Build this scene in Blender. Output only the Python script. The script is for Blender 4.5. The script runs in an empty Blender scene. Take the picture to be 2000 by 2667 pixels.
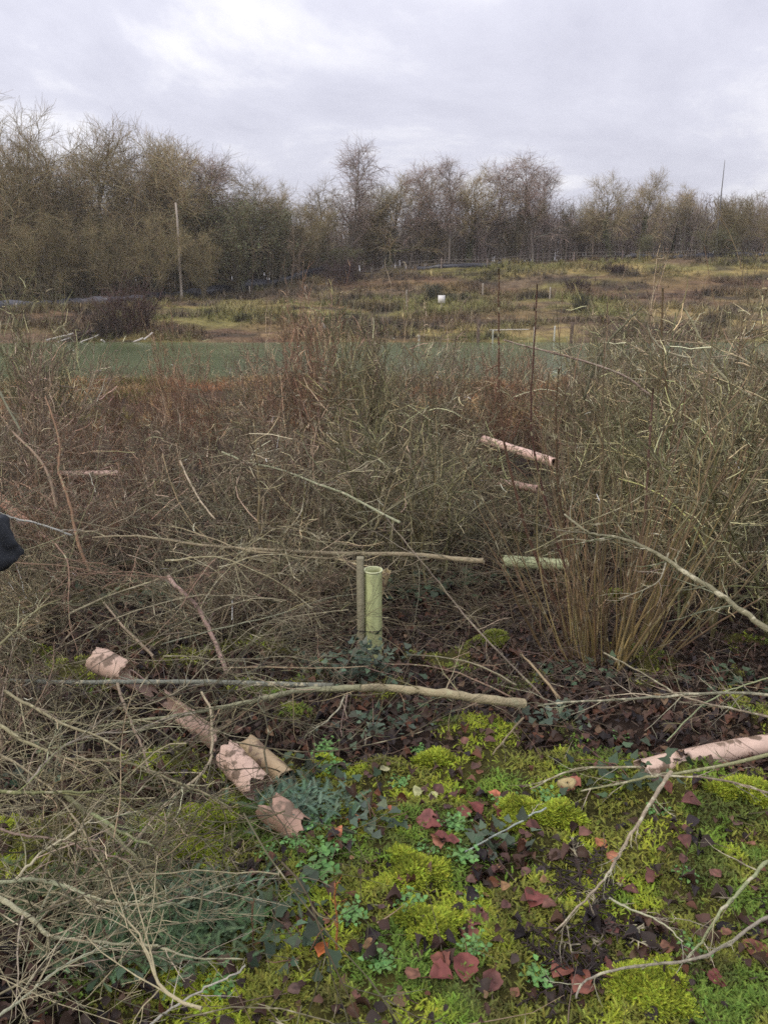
import bpy, math, random
import numpy as np
from mathutils import Vector

# ------------------------------------------------------------------ camera, sky, sun, exposure
sc = bpy.context.scene
C = sc.collection
PITCH = 16.8
CAMZ = 1.7
F = 2014.0                      # focal length in pixels of the 2000x2667 photograph
cam_d = bpy.data.cameras.new('camera')
cam_d.sensor_fit = 'VERTICAL'
cam_d.sensor_height = 24.0
cam_d.lens = 24.0 * F / 2667.0
cam_d.clip_start = 0.05
cam_d.clip_end = 3000
cam = bpy.data.objects.new('camera', cam_d)
cam.location = (0, 0, CAMZ)
cam.rotation_euler = (math.radians(90 - PITCH), 0, 0)
C.objects.link(cam)
sc.camera = cam

SUN_EL, SUN_AZ = 38.0, -60.0
w = bpy.data.worlds.new('World')
sc.world = w
w.use_nodes = True
nt = w.node_tree
nt.nodes.clear()
N = nt.nodes.new
L = nt.links.new
out = N('ShaderNodeOutputWorld')
bg = N('ShaderNodeBackground'); bg.inputs['Strength'].default_value = 0.1
sky = N('ShaderNodeTexSky'); sky.sky_type = 'NISHITA'; sky.sun_disc = False
sky.sun_elevation = math.radians(SUN_EL); sky.sun_rotation = math.radians(SUN_AZ)
tc = N('ShaderNodeTexCoord')
sep = N('ShaderNodeSeparateXYZ'); L(tc.outputs['Generated'], sep.inputs[0])
zz = N('ShaderNodeMath'); zz.operation = 'MAXIMUM'; L(sep.outputs['Z'], zz.inputs[0]); zz.inputs[1].default_value = 0.0
za = N('ShaderNodeMath'); za.operation = 'ADD'; L(zz.outputs[0], za.inputs[0]); za.inputs[1].default_value = 0.30
dx = N('ShaderNodeMath'); dx.operation = 'DIVIDE'; L(sep.outputs['X'], dx.inputs[0]); L(za.outputs[0], dx.inputs[1])
dy = N('ShaderNodeMath'); dy.operation = 'DIVIDE'; L(sep.outputs['Y'], dy.inputs[0]); L(za.outputs[0], dy.inputs[1])
cmb = N('ShaderNodeCombineXYZ'); L(dx.outputs[0], cmb.inputs[0]); L(dy.outputs[0], cmb.inputs[1])
n1 = N('ShaderNodeTexNoise'); n1.inputs['Scale'].default_value = 1.15; n1.inputs['Detail'].default_value = 7; n1.inputs['Roughness'].default_value = 0.62
n1.inputs['Distortion'].default_value = 0.35
L(cmb.outputs[0], n1.inputs['Vector'])
rmp = N('ShaderNodeValToRGB')
e = rmp.color_ramp.elements
e[0].position = 0.36; e[0].color = (6.5, 6.5, 7.6, 1)
e[1].position = 0.62; e[1].color = (10.2, 10.1, 10.6, 1)
m = e.new(0.50); m.color = (7.6, 7.6, 8.7, 1)
L(n1.outputs['Fac'], rmp.inputs[0])
# an overcast sky is brighter overhead than at the horizon
gm = N('ShaderNodeMath'); gm.operation = 'MULTIPLY_ADD'; L(zz.outputs[0], gm.inputs[0]); gm.inputs[1].default_value = 0.9; gm.inputs[2].default_value = 0.90
gp = N('ShaderNodeVectorMath'); gp.operation = 'SCALE'; L(rmp.outputs[0], gp.inputs[0]); L(gm.outputs[0], gp.inputs['Scale'])
mx = N('ShaderNodeMix'); mx.data_type = 'RGBA'; mx.inputs[0].default_value = 0.93
L(sky.outputs[0], mx.inputs[6]); L(gp.outputs[0], mx.inputs[7])
L(mx.outputs[2], bg.inputs['Color'])
L(bg.outputs[0], out.inputs['Surface'])

sun_d = bpy.data.lights.new('sun', 'SUN'); sun_d.energy = 1.5; sun_d.angle = math.radians(22); sun_d.color = (1.0, 0.92, 0.80)
sun = bpy.data.objects.new('sun', sun_d)
az = math.radians(SUN_AZ); el = math.radians(SUN_EL)
sdir = Vector((math.sin(-az + math.pi) * math.cos(el), math.cos(-az + math.pi) * math.cos(el), math.sin(el)))
sun.rotation_euler = sdir.to_track_quat('Z', 'Y').to_euler()
C.objects.link(sun)

sc.view_settings.view_transform = 'Standard'
sc.view_settings.look = 'None'
sc.view_settings.exposure = 0.0
sc.view_settings.gamma = 1.0
sc.render.film_transparent = False
try:
    sc.cycles.max_bounces = 5
    sc.cycles.diffuse_bounces = 2
    sc.cycles.glossy_bounces = 2
    sc.cycles.transmission_bounces = 2
    sc.cycles.transparent_max_bounces = 4
    sc.cycles.caustics_reflective = False
    sc.cycles.caustics_refractive = False
    sc.cycles.filter_width = 1.6
    sc.cycles.use_denoising = False
    sc.cycles.pixel_filter_type = 'BLACKMAN_HARRIS'
except Exception:
    pass

# ------------------------------------------------------------------ helpers
random.seed(7)
rng = np.random.default_rng(11)

def sstep(a, b, x):
    t = np.clip((x - a) / (b - a), 0, 1)
    return t * t * (3 - 2 * t)

def _hash(ix, iy, seed):
    h = (ix.astype(np.int64) * 374761393 + iy.astype(np.int64) * 668265263 + seed * 1442695041) & 0xffffffff
    h = ((h ^ (h >> 13)) * 1274126177) & 0xffffffff
    h = (h ^ (h >> 16)) & 0xffffffff
    return h / 4294967295.0

def vnoise(x, y, seed=0):
    ix = np.floor(x); iy = np.floor(y)
    fx = x - ix; fy = y - iy
    fx = fx * fx * (3 - 2 * fx); fy = fy * fy * (3 - 2 * fy)
    a = _hash(ix, iy, seed); b = _hash(ix + 1, iy, seed); c = _hash(ix, iy + 1, seed); d = _hash(ix + 1, iy + 1, seed)
    return (a * (1 - fx) + b * fx) * (1 - fy) + (c * (1 - fx) + d * fx) * fy

def fbm(x, y, s, octv=4, seed=0):
    x = np.asarray(x, float) / s; y = np.asarray(y, float) / s
    t = 0; a = 0.5; n = 0
    for o in range(octv):
        t = t + a * vnoise(x + o * 17.3, y - o * 9.1, seed + o); n += a
        a *= 0.5; x = x * 2.03; y = y * 2.03
    return t / n

WATER = -1.10
def moss_mask(x, y):
    """how mossy the ground is (0 leaf litter, 1 thick moss cushions)"""
    n = fbm(x, y, 0.34, 3, 5)
    near = 1 - sstep(2.40, 2.80, y + 0.35 * (fbm(x, y, 0.7, 2, 9) - .5) + 0.12 * x)
    left = sstep(-1.0, -0.30, x + 0.12 * y)
    b = near * (0.35 + 0.65 * left)
    far = 0.32 * (1 - sstep(5, 9, y))
    return sstep(0.34, 0.52, n * 0.8 + 0.31 * b + 0.1 * far - 0.13)

def gh(x, y):
    x = np.asarray(x, float); y = np.asarray(y, float)
    base = np.interp(y, [-30, 0, 1.5, 2.8, 4.2, 6, 8, 14, 20, 21.3, 22.6, 24], [0.1, 0.04, 0.0, -0.12, -0.35, -0.55, -0.70, -0.92, -1.0, -1.05, -1.35, -1.9])
    zf = np.interp(x, [-60, -17, -4.5, 6, 20, 60], [0.4, 0.55, 2.0, 2.6, 3.3, 3.6])
    fl = np.interp(y, [34, 35.6, 36.4, 38, 50, 63, 70, 400, 3000], [-1.9, -1.4, -1.02, -0.8, 0, 1, 1, 1, 1.0])
    midl = np.interp(x, [-30, -10, 5, 30], [0.0, 0.15, 0.42, 0.6])
    far = np.where(y < 38, fl, np.where(y < 50, -0.8 + (midl + 0.8) * (y - 38) / 12, midl + (zf - midl) * sstep(50, 64, y)))
    prof = np.where(y < 29, base, far)
    # banks closing the pond at its two ends
    edge = np.maximum(sstep(-14.5, -17.5, x + 0.25 * (y - 29)), sstep(17, 21, x))
    side = np.maximum(prof, np.interp(y, [20, 24, 34, 38], [-1.0, -0.85, -0.8, -0.75]))
    z = prof * (1 - edge) + side * edge
    z = z + (fbm(x, y, 5.0, 3, 21) - 0.5) * 0.5 * sstep(5, 12, y) * (1 - 0.6 * sstep(19, 22, y) * (1 - sstep(37, 40, y)))
    z = z + (fbm(x, y, 1.3, 3, 3) - 0.5) * np.where(y < 8, 0.16, 0.28)
    nearw = 1 - sstep(6, 10, y)
    z = z + nearw * (fbm(x, y, 0.16, 3, 31) - 0.5) * 0.07
    z = z + nearw * moss_mask(x, y) * (0.02 + 0.06 * np.maximum(0, fbm(x, y, 0.22, 2, 44) - 0.35))
    return z

TH = math.radians(PITCH)
def ray(sx, sy):
    a = (sx - 1000.0) / F; b = -(sy - 1333.5) / F
    return np.array([a, math.cos(TH) + b * math.sin(TH), -math.sin(TH) + b * math.cos(TH)])
def at(sx, sy, Y):
    d = ray(sx, sy); return np.array([0, 0, CAMZ]) + d * (Y / d[1])
def on(sx, sy, h=0.0):
    """the point h above the ground that is seen at this place of the photograph"""
    d = ray(sx, sy); o = np.array([0, 0, CAMZ]); t0 = 0.3; t = 0.3
    T = np.concatenate([np.arange(0.5, 12, 0.02), np.arange(12, 120, 0.2)])
    P = o[None] + T[:, None] * d[None]
    below = P[:, 2] < gh(P[:, 0], P[:, 1]) + h
    i = int(np.argmax(below)) if below.any() else len(T) - 1
    return P[i]
def D(x, y): return x * 2000 / 1659.0, y * 2000 / 1659.0

# ------------------------------------------------------------------ mesh plumbing
def norm(v): return v / np.maximum(np.linalg.norm(v, axis=-1, keepdims=True), 1e-9)

class MB:
    def __init__(s): s.v = []; s.q = []; s.t = []; s.c = []; s.n = 0
    def add(s, V, quads=None, tris=None, col=(1, 1, 1)):
        V = np.asarray(V, float).reshape(-1, 3)
        col = np.asarray(col, float)
        if col.ndim == 1: col = np.tile(col, (len(V), 1))
        s.v.append(V); s.c.append(col)
        if quads is not None and len(quads): s.q.append(np.asarray(quads) + s.n)
        if tris is not None and len(tris): s.t.append(np.asarray(tris) + s.n)
        s.n += len(V)
    def build(s, name, mat, parent=None, smooth=False, origin=None):
        V = np.concatenate(s.v); col = np.concatenate(s.c)
        if origin is not None: V = V - np.asarray(origin)[None]
        q = np.concatenate(s.q) if s.q else np.zeros((0, 4), int)
        t = np.concatenate(s.t) if s.t else np.zeros((0, 3), int)
        me = bpy.data.meshes.new(name)
        nl = q.size + t.size; nf = len(q) + len(t)
        me.vertices.add(len(V)); me.vertices.foreach_set('co', V.astype(np.float32).ravel())
        me.loops.add(nl); me.loops.foreach_set('vertex_index', np.concatenate([q.ravel(), t.ravel()]).astype(np.int32))
        me.polygons.add(nf)
        st = np.concatenate([np.arange(len(q)) * 4, q.size + np.arange(len(t)) * 3]).astype(np.int32)
        me.polygons.foreach_set('loop_start', st)
        if smooth: me.polygons.foreach_set('use_smooth', np.ones(nf, bool))
        at_ = me.color_attributes.new('Col', 'FLOAT_COLOR', 'POINT')
        cc = np.concatenate([np.clip(col, 0, 1), np.ones((len(col), 1))], 1)
        at_.data.foreach_set('color', cc.astype(np.float32).ravel())
        me.update(calc_edges=True); me.validate()
        me.materials.append(mat)
        o = bpy.data.objects.new(name, me); C.objects.link(o)
        if origin is not None and parent is None: o.location = origin
        if parent is not None: o.parent = parent
        return o

def tubes(mb, P, R, S=3, col=(1, 1, 1), cap=False):
    """P (N,K,3) polylines, R (N,K) radii, colour (3,) or (N,K,3)"""
    P = np.asarray(P, float); R = np.asarray(R, float)
    if P.ndim == 2: P = P[None]; R = R[None]
    n, K, _ = P.shape
    T = np.empty_like(P); T[:, 1:-1] = P[:, 2:] - P[:, :-2]; T[:, 0] = P[:, 1] - P[:, 0]; T[:, -1] = P[:, -1] - P[:, -2]
    T = norm(T)
    mean = norm(P[:, -1] - P[:, 0])
    ref = np.where(np.abs(mean[:, 2:3]) > 0.8, np.array([[0, 1., 0]]), np.array([[0, 0, 1.]]))
    A = norm(np.cross(T, ref[:, None, :].repeat(K, 1))); B = np.cross(T, A)
    ang = np.arange(S) * 2 * np.pi / S
    V = P[:, :, None, :] + R[:, :, None, None] * (A[:, :, None, :] * np.cos(ang)[None, None, :, None] + B[:, :, None, :] * np.sin(ang)[None, None, :, None])
    idx = np.arange(n * K * S).reshape(n, K, S)
    nx = np.roll(idx, -1, 2)
    q = np.stack([idx[:, :-1], nx[:, :-1], nx[:, 1:], idx[:, 1:]], -1).reshape(-1, 4)
    col = np.asarray(col, float)
    if col.ndim == 1: cc = np.tile(col, (n * K * S, 1))
    else:
        if col.ndim == 2: col = col[:, None, :].repeat(K, 1)
        cc = col[:, :, None, :].repeat(S, 2).reshape(-1, 3)
    tr = None
    if cap:
        tr = []
        for i in range(n):
            for e_ in (0, K - 1):
                for j in range(1, S - 1): tr.append((idx[i, e_, 0], idx[i, e_, j], idx[i, e_, j + 1]))
    mb.add(V.reshape(-1, 3), q, tr, cc)

def bake(mb, TV, TQ, TT, pos, rot, scl, col):
    """many copies of a small template"""
    n = len(pos); v = len(TV)
    V = np.einsum('nij,vj->nvi', rot, TV) * (scl.reshape(n, 1, -1)) + pos[:, None, :]
    off = (np.arange(n) * v)[:, None, None]
    q = (np.asarray(TQ)[None] + off).reshape(-1, 4) if TQ is not None and len(TQ) else None
    t = (np.asarray(TT)[None] + off).reshape(-1, 3) if TT is not None and len(TT) else None
    mb.add(V.reshape(-1, 3), q, t, col[:, None, :].repeat(v, 1).reshape(-1, 3))

def rots(az, tilt, roll=None):
    """turn about z by az after tilting about x by tilt (and rolling about y)"""
    n = len(az); ca, sa, ct, st = np.cos(az), np.sin(az), np.cos(tilt), np.sin(tilt)
    Z = np.zeros((n, 3, 3)); Z[:, 0, 0] = ca; Z[:, 0, 1] = -sa; Z[:, 1, 0] = sa; Z[:, 1, 1] = ca; Z[:, 2, 2] = 1
    X = np.zeros((n, 3, 3)); X[:, 0, 0] = 1; X[:, 1, 1] = ct; X[:, 1, 2] = -st; X[:, 2, 1] = st; X[:, 2, 2] = ct
    M = Z @ X
    if roll is not None:
        Y = np.zeros((n, 3, 3)); cr, sr = np.cos(roll), np.sin(roll)
        Y[:, 0, 0] = cr; Y[:, 0, 2] = sr; Y[:, 1, 1] = 1; Y[:, 2, 0] = -sr; Y[:, 2, 2] = cr
        M = M @ Y
    return M

def grow(start, d, ln, K, wob, trop=(0, 0, 0)):
    n = len(start); P = np.empty((n, K, 3)); P[:, 0] = start; d = norm(np.asarray(d, float)); trop = np.asarray(trop, float)
    for k in range(1, K):
        d = norm(d + rng.normal(0, wob, (n, 3)) + trop)
        P[:, k] = P[:, k - 1] + d * (ln / (K - 1))[:, None]
    return P

def kids(P, R, m, t0, t1, ang, angv=0.25):
    """m children on every polyline: start point, direction, parent index, t, radius there"""
    n, K, _ = P.shape
    pi = np.repeat(np.arange(n), m)
    t = t0 + (t1 - t0) * (np.tile(np.arange(m), n) + rng.random(n * m)) / m
    f = t * (K - 1); k = np.minimum(f.astype(int), K - 2); f = f - k
    a = P[pi, k]; b = P[pi, k + 1]
    s = a + (b - a) * f[:, None]; T = norm(b - a)
    r = R[pi, k] * (1 - f) + R[pi, k + 1] * f
    pr = norm(np.cross(T, rng.normal(0, 1, (len(T), 3))))
    aa = ang + rng.normal(0, angv, len(T))
    d = T * np.cos(aa)[:, None] + pr * np.sin(aa)[:, None]
    return s, d, pi, t, r

def taper(n, K, r0, r1, p=1.0):
    r0 = np.broadcast_to(r0, (n,)); r1 = np.broadcast_to(r1, (n,))
    t = np.linspace(0, 1, K)[None] ** p
    return r0[:, None] * (1 - t) + r1[:, None] * t

def vary(c, n, v=0.25, hue=0.06, hi=0.0):
    c = np.asarray(c, float); k = np.exp(rng.normal(0, v, (n, 1)))
    if hi: k = k * np.where(rng.random((n, 1)) < hi, 2.7, .76)
    return np.clip(c[None] * k * (1 + rng.normal(0, hue, (n, 3))), 0.004, 0.9)

def mixc(a, b, t): a = np.asarray(a, float); b = np.asarray(b, float); t = np.asarray(t)[:, None]; return a * (1 - t) + b * t

# ------------------------------------------------------------------ materials
def pmat(name, rough=0.8, spec=0.25, nscale=30, namt=0.35, objr=0.0, bump=0.0, bscale=80, lichen=None, trans=0.0):
    m = bpy.data.materials.new(name); m.use_nodes = True; t = m.node_tree; nd = t.nodes; b = nd['Principled BSDF']
    b.inputs['Roughness'].default_value = rough
    b.inputs['Specular IOR Level'].default_value = spec
    ca = nd.new('ShaderNodeVertexColor'); ca.layer_name = 'Col'
    co = nd.new('ShaderNodeTexCoord')
    n = nd.new('ShaderNodeTexNoise'); n.inputs['Scale'].default_value = nscale; n.inputs['Detail'].default_value = 3
    t.links.new(co.outputs['Object'], n.inputs['Vector'])
    ma = nd.new('ShaderNodeMath'); ma.operation = 'MULTIPLY_ADD'; ma.inputs[1].default_value = namt * 2; ma.inputs[2].default_value = 1 - namt
    t.links.new(n.outputs['Fac'], ma.inputs[0])
    src = ma.outputs[0]
    if objr:
        oi = nd.new('ShaderNodeObjectInfo')
        mb_ = nd.new('ShaderNodeMath'); mb_.operation = 'MULTIPLY_ADD'; mb_.inputs[1].default_value = objr * 2; mb_.inputs[2].default_value = 1 - objr
        t.links.new(oi.outputs['Random'], mb_.inputs[0])
        mm = nd.new('ShaderNodeMath'); mm.operation = 'MULTIPLY'; t.links.new(src, mm.inputs[0]); t.links.new(mb_.outputs[0], mm.inputs[1]); src = mm.outputs[0]
    vs = nd.new('ShaderNodeVectorMath'); vs.operation = 'SCALE'
    t.links.new(ca.outputs['Color'], vs.inputs[0]); t.links.new(src, vs.inputs['Scale'])
    col = vs.outputs[0]
    if lichen:
        n2 = nd.new('ShaderNodeTexNoise'); n2.inputs['Scale'].default_value = lichen[0]; n2.inputs['Detail'].default_value = 4
        t.links.new(co.outputs['Object'], n2.inputs['Vector'])
        r = nd.new('ShaderNodeValToRGB'); r.color_ramp.elements[0].position = lichen[1]; r.color_ramp.elements[1].position = lichen[1] + 0.06
        t.links.new(n2.outputs['Fac'], r.inputs[0])
        x = nd.new('ShaderNodeMix'); x.data_type = 'RGBA'; x.inputs[7].default_value = (*lichen[2], 1)
        t.links.new(r.outputs[0], x.inputs[0]); t.links.new(col, x.inputs[6]); col = x.outputs[2]
    t.links.new(col, b.inputs['Base Color'])
    if bump:
        n3 = nd.new('ShaderNodeTexNoise'); n3.inputs['Scale'].default_value = bscale; n3.inputs['Detail'].default_value = 4
        t.links.new(co.outputs['Object'], n3.inputs['Vector'])
        bp = nd.new('ShaderNodeBump'); bp.inputs['Strength'].default_value = bump; bp.inputs['Distance'].default_value = 0.01
        t.links.new(n3.outputs['Fac'], bp.inputs['Height']); t.links.new(bp.outputs[0], b.inputs['Normal'])
    return m

M_twig = pmat('twig_bark', 0.7, 0.35, 14, 0.5, 0.18, lichen=(11, 0.62, (0.43, 0.385, 0.25)))
M_bark = pmat('branch_bark', 0.75, 0.3, 30, 0.4, 0, 0.8, 120, lichen=(38, 0.60, (0.40, 0.37, 0.22)))
M_lich = pmat('lichen_bark', 0.85, 0.2, 60, 0.45, 0, 0.8, 150, lichen=(30, 0.56, (0.52, 0.48, 0.33)))
M_tree = pmat('tree_bark', 0.9, 0.1, 0.7, 0.3, 0.15)
M_leaf = pmat('leaf', 0.6, 0.25, 60, 0.25)
M_moss = pmat('moss', 0.85, 0.15, 25, 0.25)
M_grass = pmat('dry_grass', 0.85, 0.15, 2, 0.2)
M_tube = pmat('brown_plastic', 0.45, 0.4, 14, 0.16, 0, 0.25, 60, lichen=(17, 0.56, (0.22, 0.15, 0.10)))
M_gtube = pmat('green_plastic', 0.42, 0.4, 8, 0.08, 0, 0.1, 60, lichen=(9, 0.68, (0.22, 0.25, 0.12)))
M_wood = pmat('weathered_wood', 0.85, 0.2, 30, 0.3, 0, 0.6, 90)
M_plain = pmat('plain_paint', 0.5, 0.4, 5, 0.08)
M_cloth = pmat('dark_fabric', 0.9, 0.15, 30, 0.2, 0, 0.5, 60)
M_sheet = pmat('black_sheeting', 0.35, 0.5, 1.5, 0.35)

def ground_mat():
    m = bpy.data.materials.new('ground_soil'); m.use_nodes = True; t = m.node_tree; nd = t.nodes; b = nd['Principled BSDF']
    b.inputs['Roughness'].default_value = 0.9; b.inputs['Specular IOR Level'].default_value = 0.15
    ca = nd.new('ShaderNodeVertexColor'); ca.layer_name = 'Col'
    co = nd.new('ShaderNodeTexCoord')
    n = nd.new('ShaderNodeTexNoise'); n.inputs['Scale'].default_value = 26; n.inputs['Detail'].default_value = 8; n.inputs['Roughness'].default_value = 0.7
    t.links.new(co.outputs['Object'], n.inputs['Vector'])
    r = nd.new('ShaderNodeValToRGB'); r.color_ramp.elements[0].position = 0.3; r.color_ramp.elements[0].color = (.35, .3, .3, 1)
    r.color_ramp.elements[1].position = 0.7; r.color_ramp.elements[1].color = (1.6, 1.5, 1.35, 1)
    t.links.new(n.outputs['Fac'], r.inputs[0])
    n2 = nd.new('ShaderNodeTexNoise'); n2.inputs['Scale'].default_value = 1.1; n2.inputs['Detail'].default_value = 8; n2.inputs['Roughness'].default_value = 0.65
    t.links.new(co.outputs['Object'], n2.inputs['Vector'])
    r2 = nd.new('ShaderNodeValToRGB'); r2.color_ramp.elements[0].position = 0.35; r2.color_ramp.elements[0].color = (.55, .52, .5, 1)
    r2.color_ramp.elements[1].position = 0.65; r2.color_ramp.elements[1].color = (1.4, 1.35, 1.25, 1)
    t.links.new(n2.outputs['Fac'], r2.inputs[0])
    x = nd.new('ShaderNodeMix'); x.data_type = 'RGBA'; x.blend_type = 'MULTIPLY'; x.inputs[0].default_value = 1
    t.links.new(ca.outputs['Color'], x.inputs[6]); t.links.new(r.outputs[0], x.inputs[7])
    y = nd.new('ShaderNodeMix'); y.data_type = 'RGBA'; y.blend_type = 'MULTIPLY'; y.inputs[0].default_value = 1
    t.links.new(x.outputs[2], y.inputs[6]); t.links.new(r2.outputs[0], y.inputs[7])
    t.links.new(y.outputs[2], b.inputs['Base Color'])
    bp = nd.new('ShaderNodeBump'); bp.inputs['Strength'].default_value = 0.9; bp.inputs['Distance'].default_value = 0.02
    t.links.new(n.outputs['Fac'], bp.inputs['Height']); t.links.new(bp.outputs[0], b.inputs['Normal'])
    return m
M_ground = ground_mat()

def water_mat():
    m = bpy.data.materials.new('pond_water'); m.use_nodes = True; t = m.node_tree; nd = t.nodes; b = nd['Principled BSDF']
    co = nd.new('ShaderNodeTexCoord')
    n = nd.new('ShaderNodeTexNoise'); n.inputs['Scale'].default_value = 0.25; n.inputs['Detail'].default_value = 5
    t.links.new(co.outputs['Object'], n.inputs['Vector'])
    r = nd.new('ShaderNodeValToRGB'); r.color_ramp.elements[0].position = 0.35; r.color_ramp.elements[0].color = (0.090, 0.116, 0.054, 1)
    r.color_ramp.elements[1].position = 0.65; r.color_ramp.elements[1].color = (0.135, 0.162, 0.080, 1)
    t.links.new(n.outputs['Fac'], r.inputs[0]); t.links.new(r.outputs[0], b.inputs['Base Color'])
    b.inputs['Roughness'].default_value = 0.20; b.inputs['IOR'].default_value = 1.33
    w1 = nd.new('ShaderNodeTexNoise'); w1.inputs['Scale'].default_value = 3.5; w1.inputs['Detail'].default_value = 4
    mp = nd.new('ShaderNodeMapping'); mp.inputs['Scale'].default_value = (1, 2.2, 1)
    t.links.new(co.outputs['Object'], mp.inputs[0]); t.links.new(mp.outputs[0], w1.inputs['Vector'])
    bp = nd.new('ShaderNodeBump'); bp.inputs['Strength'].default_value = 0.35; bp.inputs['Distance'].default_value = 0.02
    t.links.new(w1.outputs['Fac'], bp.inputs['Height']); t.links.new(bp.outputs[0], b.inputs['Normal'])
    return m
M_water = water_mat()

def tag(o, label=None, cat=None, group=None, kind=None):
    if label: o['label'] = label
    if cat: o['category'] = cat
    if group: o['group'] = group
    if kind: o['kind'] = kind
    return o
def empty(name, loc, label, cat, group=None, rz=0.0, scale=None):
    o = bpy.data.objects.new(name, None); C.objects.link(o); o.location = loc; o.rotation_euler = (0, 0, rz); o.empty_display_size = 0.2
    if scale is not None: o.scale = scale
    return tag(o, label, cat, group)
def copy_thing(root, loc, rz, scale, label, group):
    r = root.copy(); C.objects.link(r); r.location = loc; r.rotation_euler = (0, 0, rz); r.scale = scale
    r['label'] = label
    if group: r['group'] = group
    for ch in list(root.children):
        c = ch.copy(); C.objects.link(c); c.parent = r
    return r

# ------------------------------------------------------------------ ground
def far_colour(x, y):
    """the patchwork of moss, sedge and heather on the far bank"""
    n1 = fbm(x * 0.45, y, 2.6, 4, 61); n2 = fbm(x * 0.4, y, 1.7, 4, 71); n3 = fbm(x * 0.45, y, 4.0, 3, 81)
    olive = np.array([.19, .185, .075]); ochre = np.array([.30, .25, .115]); brown = np.array([.145, .115, .08]); red = np.array([.14, .088, .06]); dark = np.array([.045, .04, .033])
    c = mixc(brown, olive, sstep(.38, .54, n1))
    c = mixc(c, ochre, sstep(.57, .70, n2) * .8) 
    c = mixc(c, red, sstep(.52, .66, n3) * 0.6)
    c = mixc(c, dark, sstep(.60, .68, fbm(x * .5, y, 1.2, 3, 91)) * 0.8)
    return c

def build_ground():
    xs = np.sinh(np.linspace(-1, 1, 561) * 7.0); xs = xs / xs[-1] * 500
    u = np.linspace(0, 1, 720)
    ys = np.concatenate([[-120, -70, -30, -10, -3, -1, 0, 0.5], 0.8 + 3.8 * np.linspace(0, 1, 260), 4.6 + np.expm1(np.linspace(0, 1, 420)[1:] * 5.2) / np.expm1(5.2) * 110, [130, 170, 250, 400, 700]])
    xs = np.unique(np.concatenate([xs, np.linspace(-1.6, 1.6, 180)]))
    X, Y = np.meshgrid(xs, ys)
    Z = gh(X.ravel(), Y.ravel()).reshape(X.shape)
    V = np.stack([X, Y, Z], -1).reshape(-1, 3)
    ny, nx = X.shape
    i = np.arange(ny * nx).reshape(ny, nx)
    q = np.stack([i[:-1, :-1], i[:-1, 1:], i[1:, 1:], i[1:, :-1]], -1).reshape(-1, 4)
    x, y = X.ravel(), Y.ravel()
    mm = moss_mask(x, y)
    litter = np.array([.026, .018, .014]); mossc = np.array([.075, .08, .022])
    c = mixc(litter, mossc, mm * 0.8)
    c = mixc(c, np.array([.07, .05, .035]), sstep(9, 15, y))
    t = sstep(33, 37, y)
    c = c * (1 - t)[:, None] + far_colour(x, y) * t[:, None]
    t = sstep(60, 66, y)
    c = c * (1 - t)[:, None] + np.array([.05, .037, .028])[None] * t[:, None]
    mb = MB(); mb.add(V, q, None, c)
    tag(mb.build('ground', M_ground, smooth=True), kind='structure')
build_ground()
mb = MB()
V = []
for k in range(48):
    a = k / 48 * 2 * math.pi
    V.append((1 + 24 * math.cos(a), 29 + 10 * math.sin(a), WATER))
V.append((1, 29, WATER))
mb.add(V, None, [(k, (k + 1) % 48, 48) for k in range(48)])
tag(mb.build('pond_water', M_water), kind='structure')

# ------------------------------------------------------------------ templates for small plants
def frond_template(n=7, L_=1.0, wdt=0.22):
    V = []; T = []; Q = []
    st = []
    for k in range(n + 1):
        s = k / n; st.append((0, s * L_, 0.25 * L_ * math.sin(s * 1.5) * 0.6 - 0.25 * s * s * L_))
    for k in range(n):
        s = (k + .5) / n; wl = wdt * math.sin(min(1, s * 1.25 + .2) * math.pi * .85) + .03
        x, y, z = st[k]; x2, y2, z2 = st[k + 1]
        for sg in (-1, 1):
            b = len(V); V += [(0.0, y, z), (0.0, y2, z2), (sg * wl, y2 + wl * .55, z2 + .05)]; T.append((b, b + 1, b + 2))
    return np.array(V), None, np.array(T)
def leaf_template(fold=0.18, curl=0.15, seed=0):
    """an oval leaf with a wavy, slightly lobed margin, folded along its midrib and curled"""
    q = np.random.default_rng(seed * 31 + 5)
    ys = np.array([0, .10, .22, .34, .46, .58, .70, .82, .92, 1.0]); ws = np.array([.02, .19, .30, .36, .37, .34, .28, .19, .09, .0])
    wl = ws * (1 + q.normal(0, .09, 10)); wr = ws * (1 + q.normal(0, .09, 10)); tw = q.normal(0, .22); V = []
    for i, y in enumerate(ys):
        zc = curl * math.sin(y * 2.9) * (1 + .4 * tw * y); e1_ = q.normal(0, .035); e2_ = q.normal(0, .035); t_ = tw * (y - .5) * .5
        for wq, sg, e_ in ((wl[i], -1, e1_), (wl[i] * .5, -1, e1_ * .3), (0, 0, -.02), (wr[i] * .5, 1, e2_ * .3), (wr[i], 1, e2_)):
            V.append((sg * wq, y - .5, zc + fold * wq * 1.3 + fold * 1.5 * wq * wq * 2 + e_ + sg * wq * t_))
    Q = [(5 * k + i, 5 * k + i + 1, 5 * k + i + 6, 5 * k + i + 5) for k in range(9) for i in range(4)]
    return np.array(V, float), np.array(Q), None
def ivy_template():
    out = [(0, -.45), (.28, -.5), (.5, -.15), (.3, .0), (.22, .2), (0, .6), (-.22, .2), (-.3, .0), (-.5, -.15), (-.28, -.5)]
    V = [(0, -.1, -.03)] + [(x, y, .08 * abs(x) * 2 - .03 * y) for x, y in out]
    T = [(0, 1 + k, 1 + (k + 1) % 10) for k in range(10)]
    return np.array(V, float), None, np.array(T)
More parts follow.
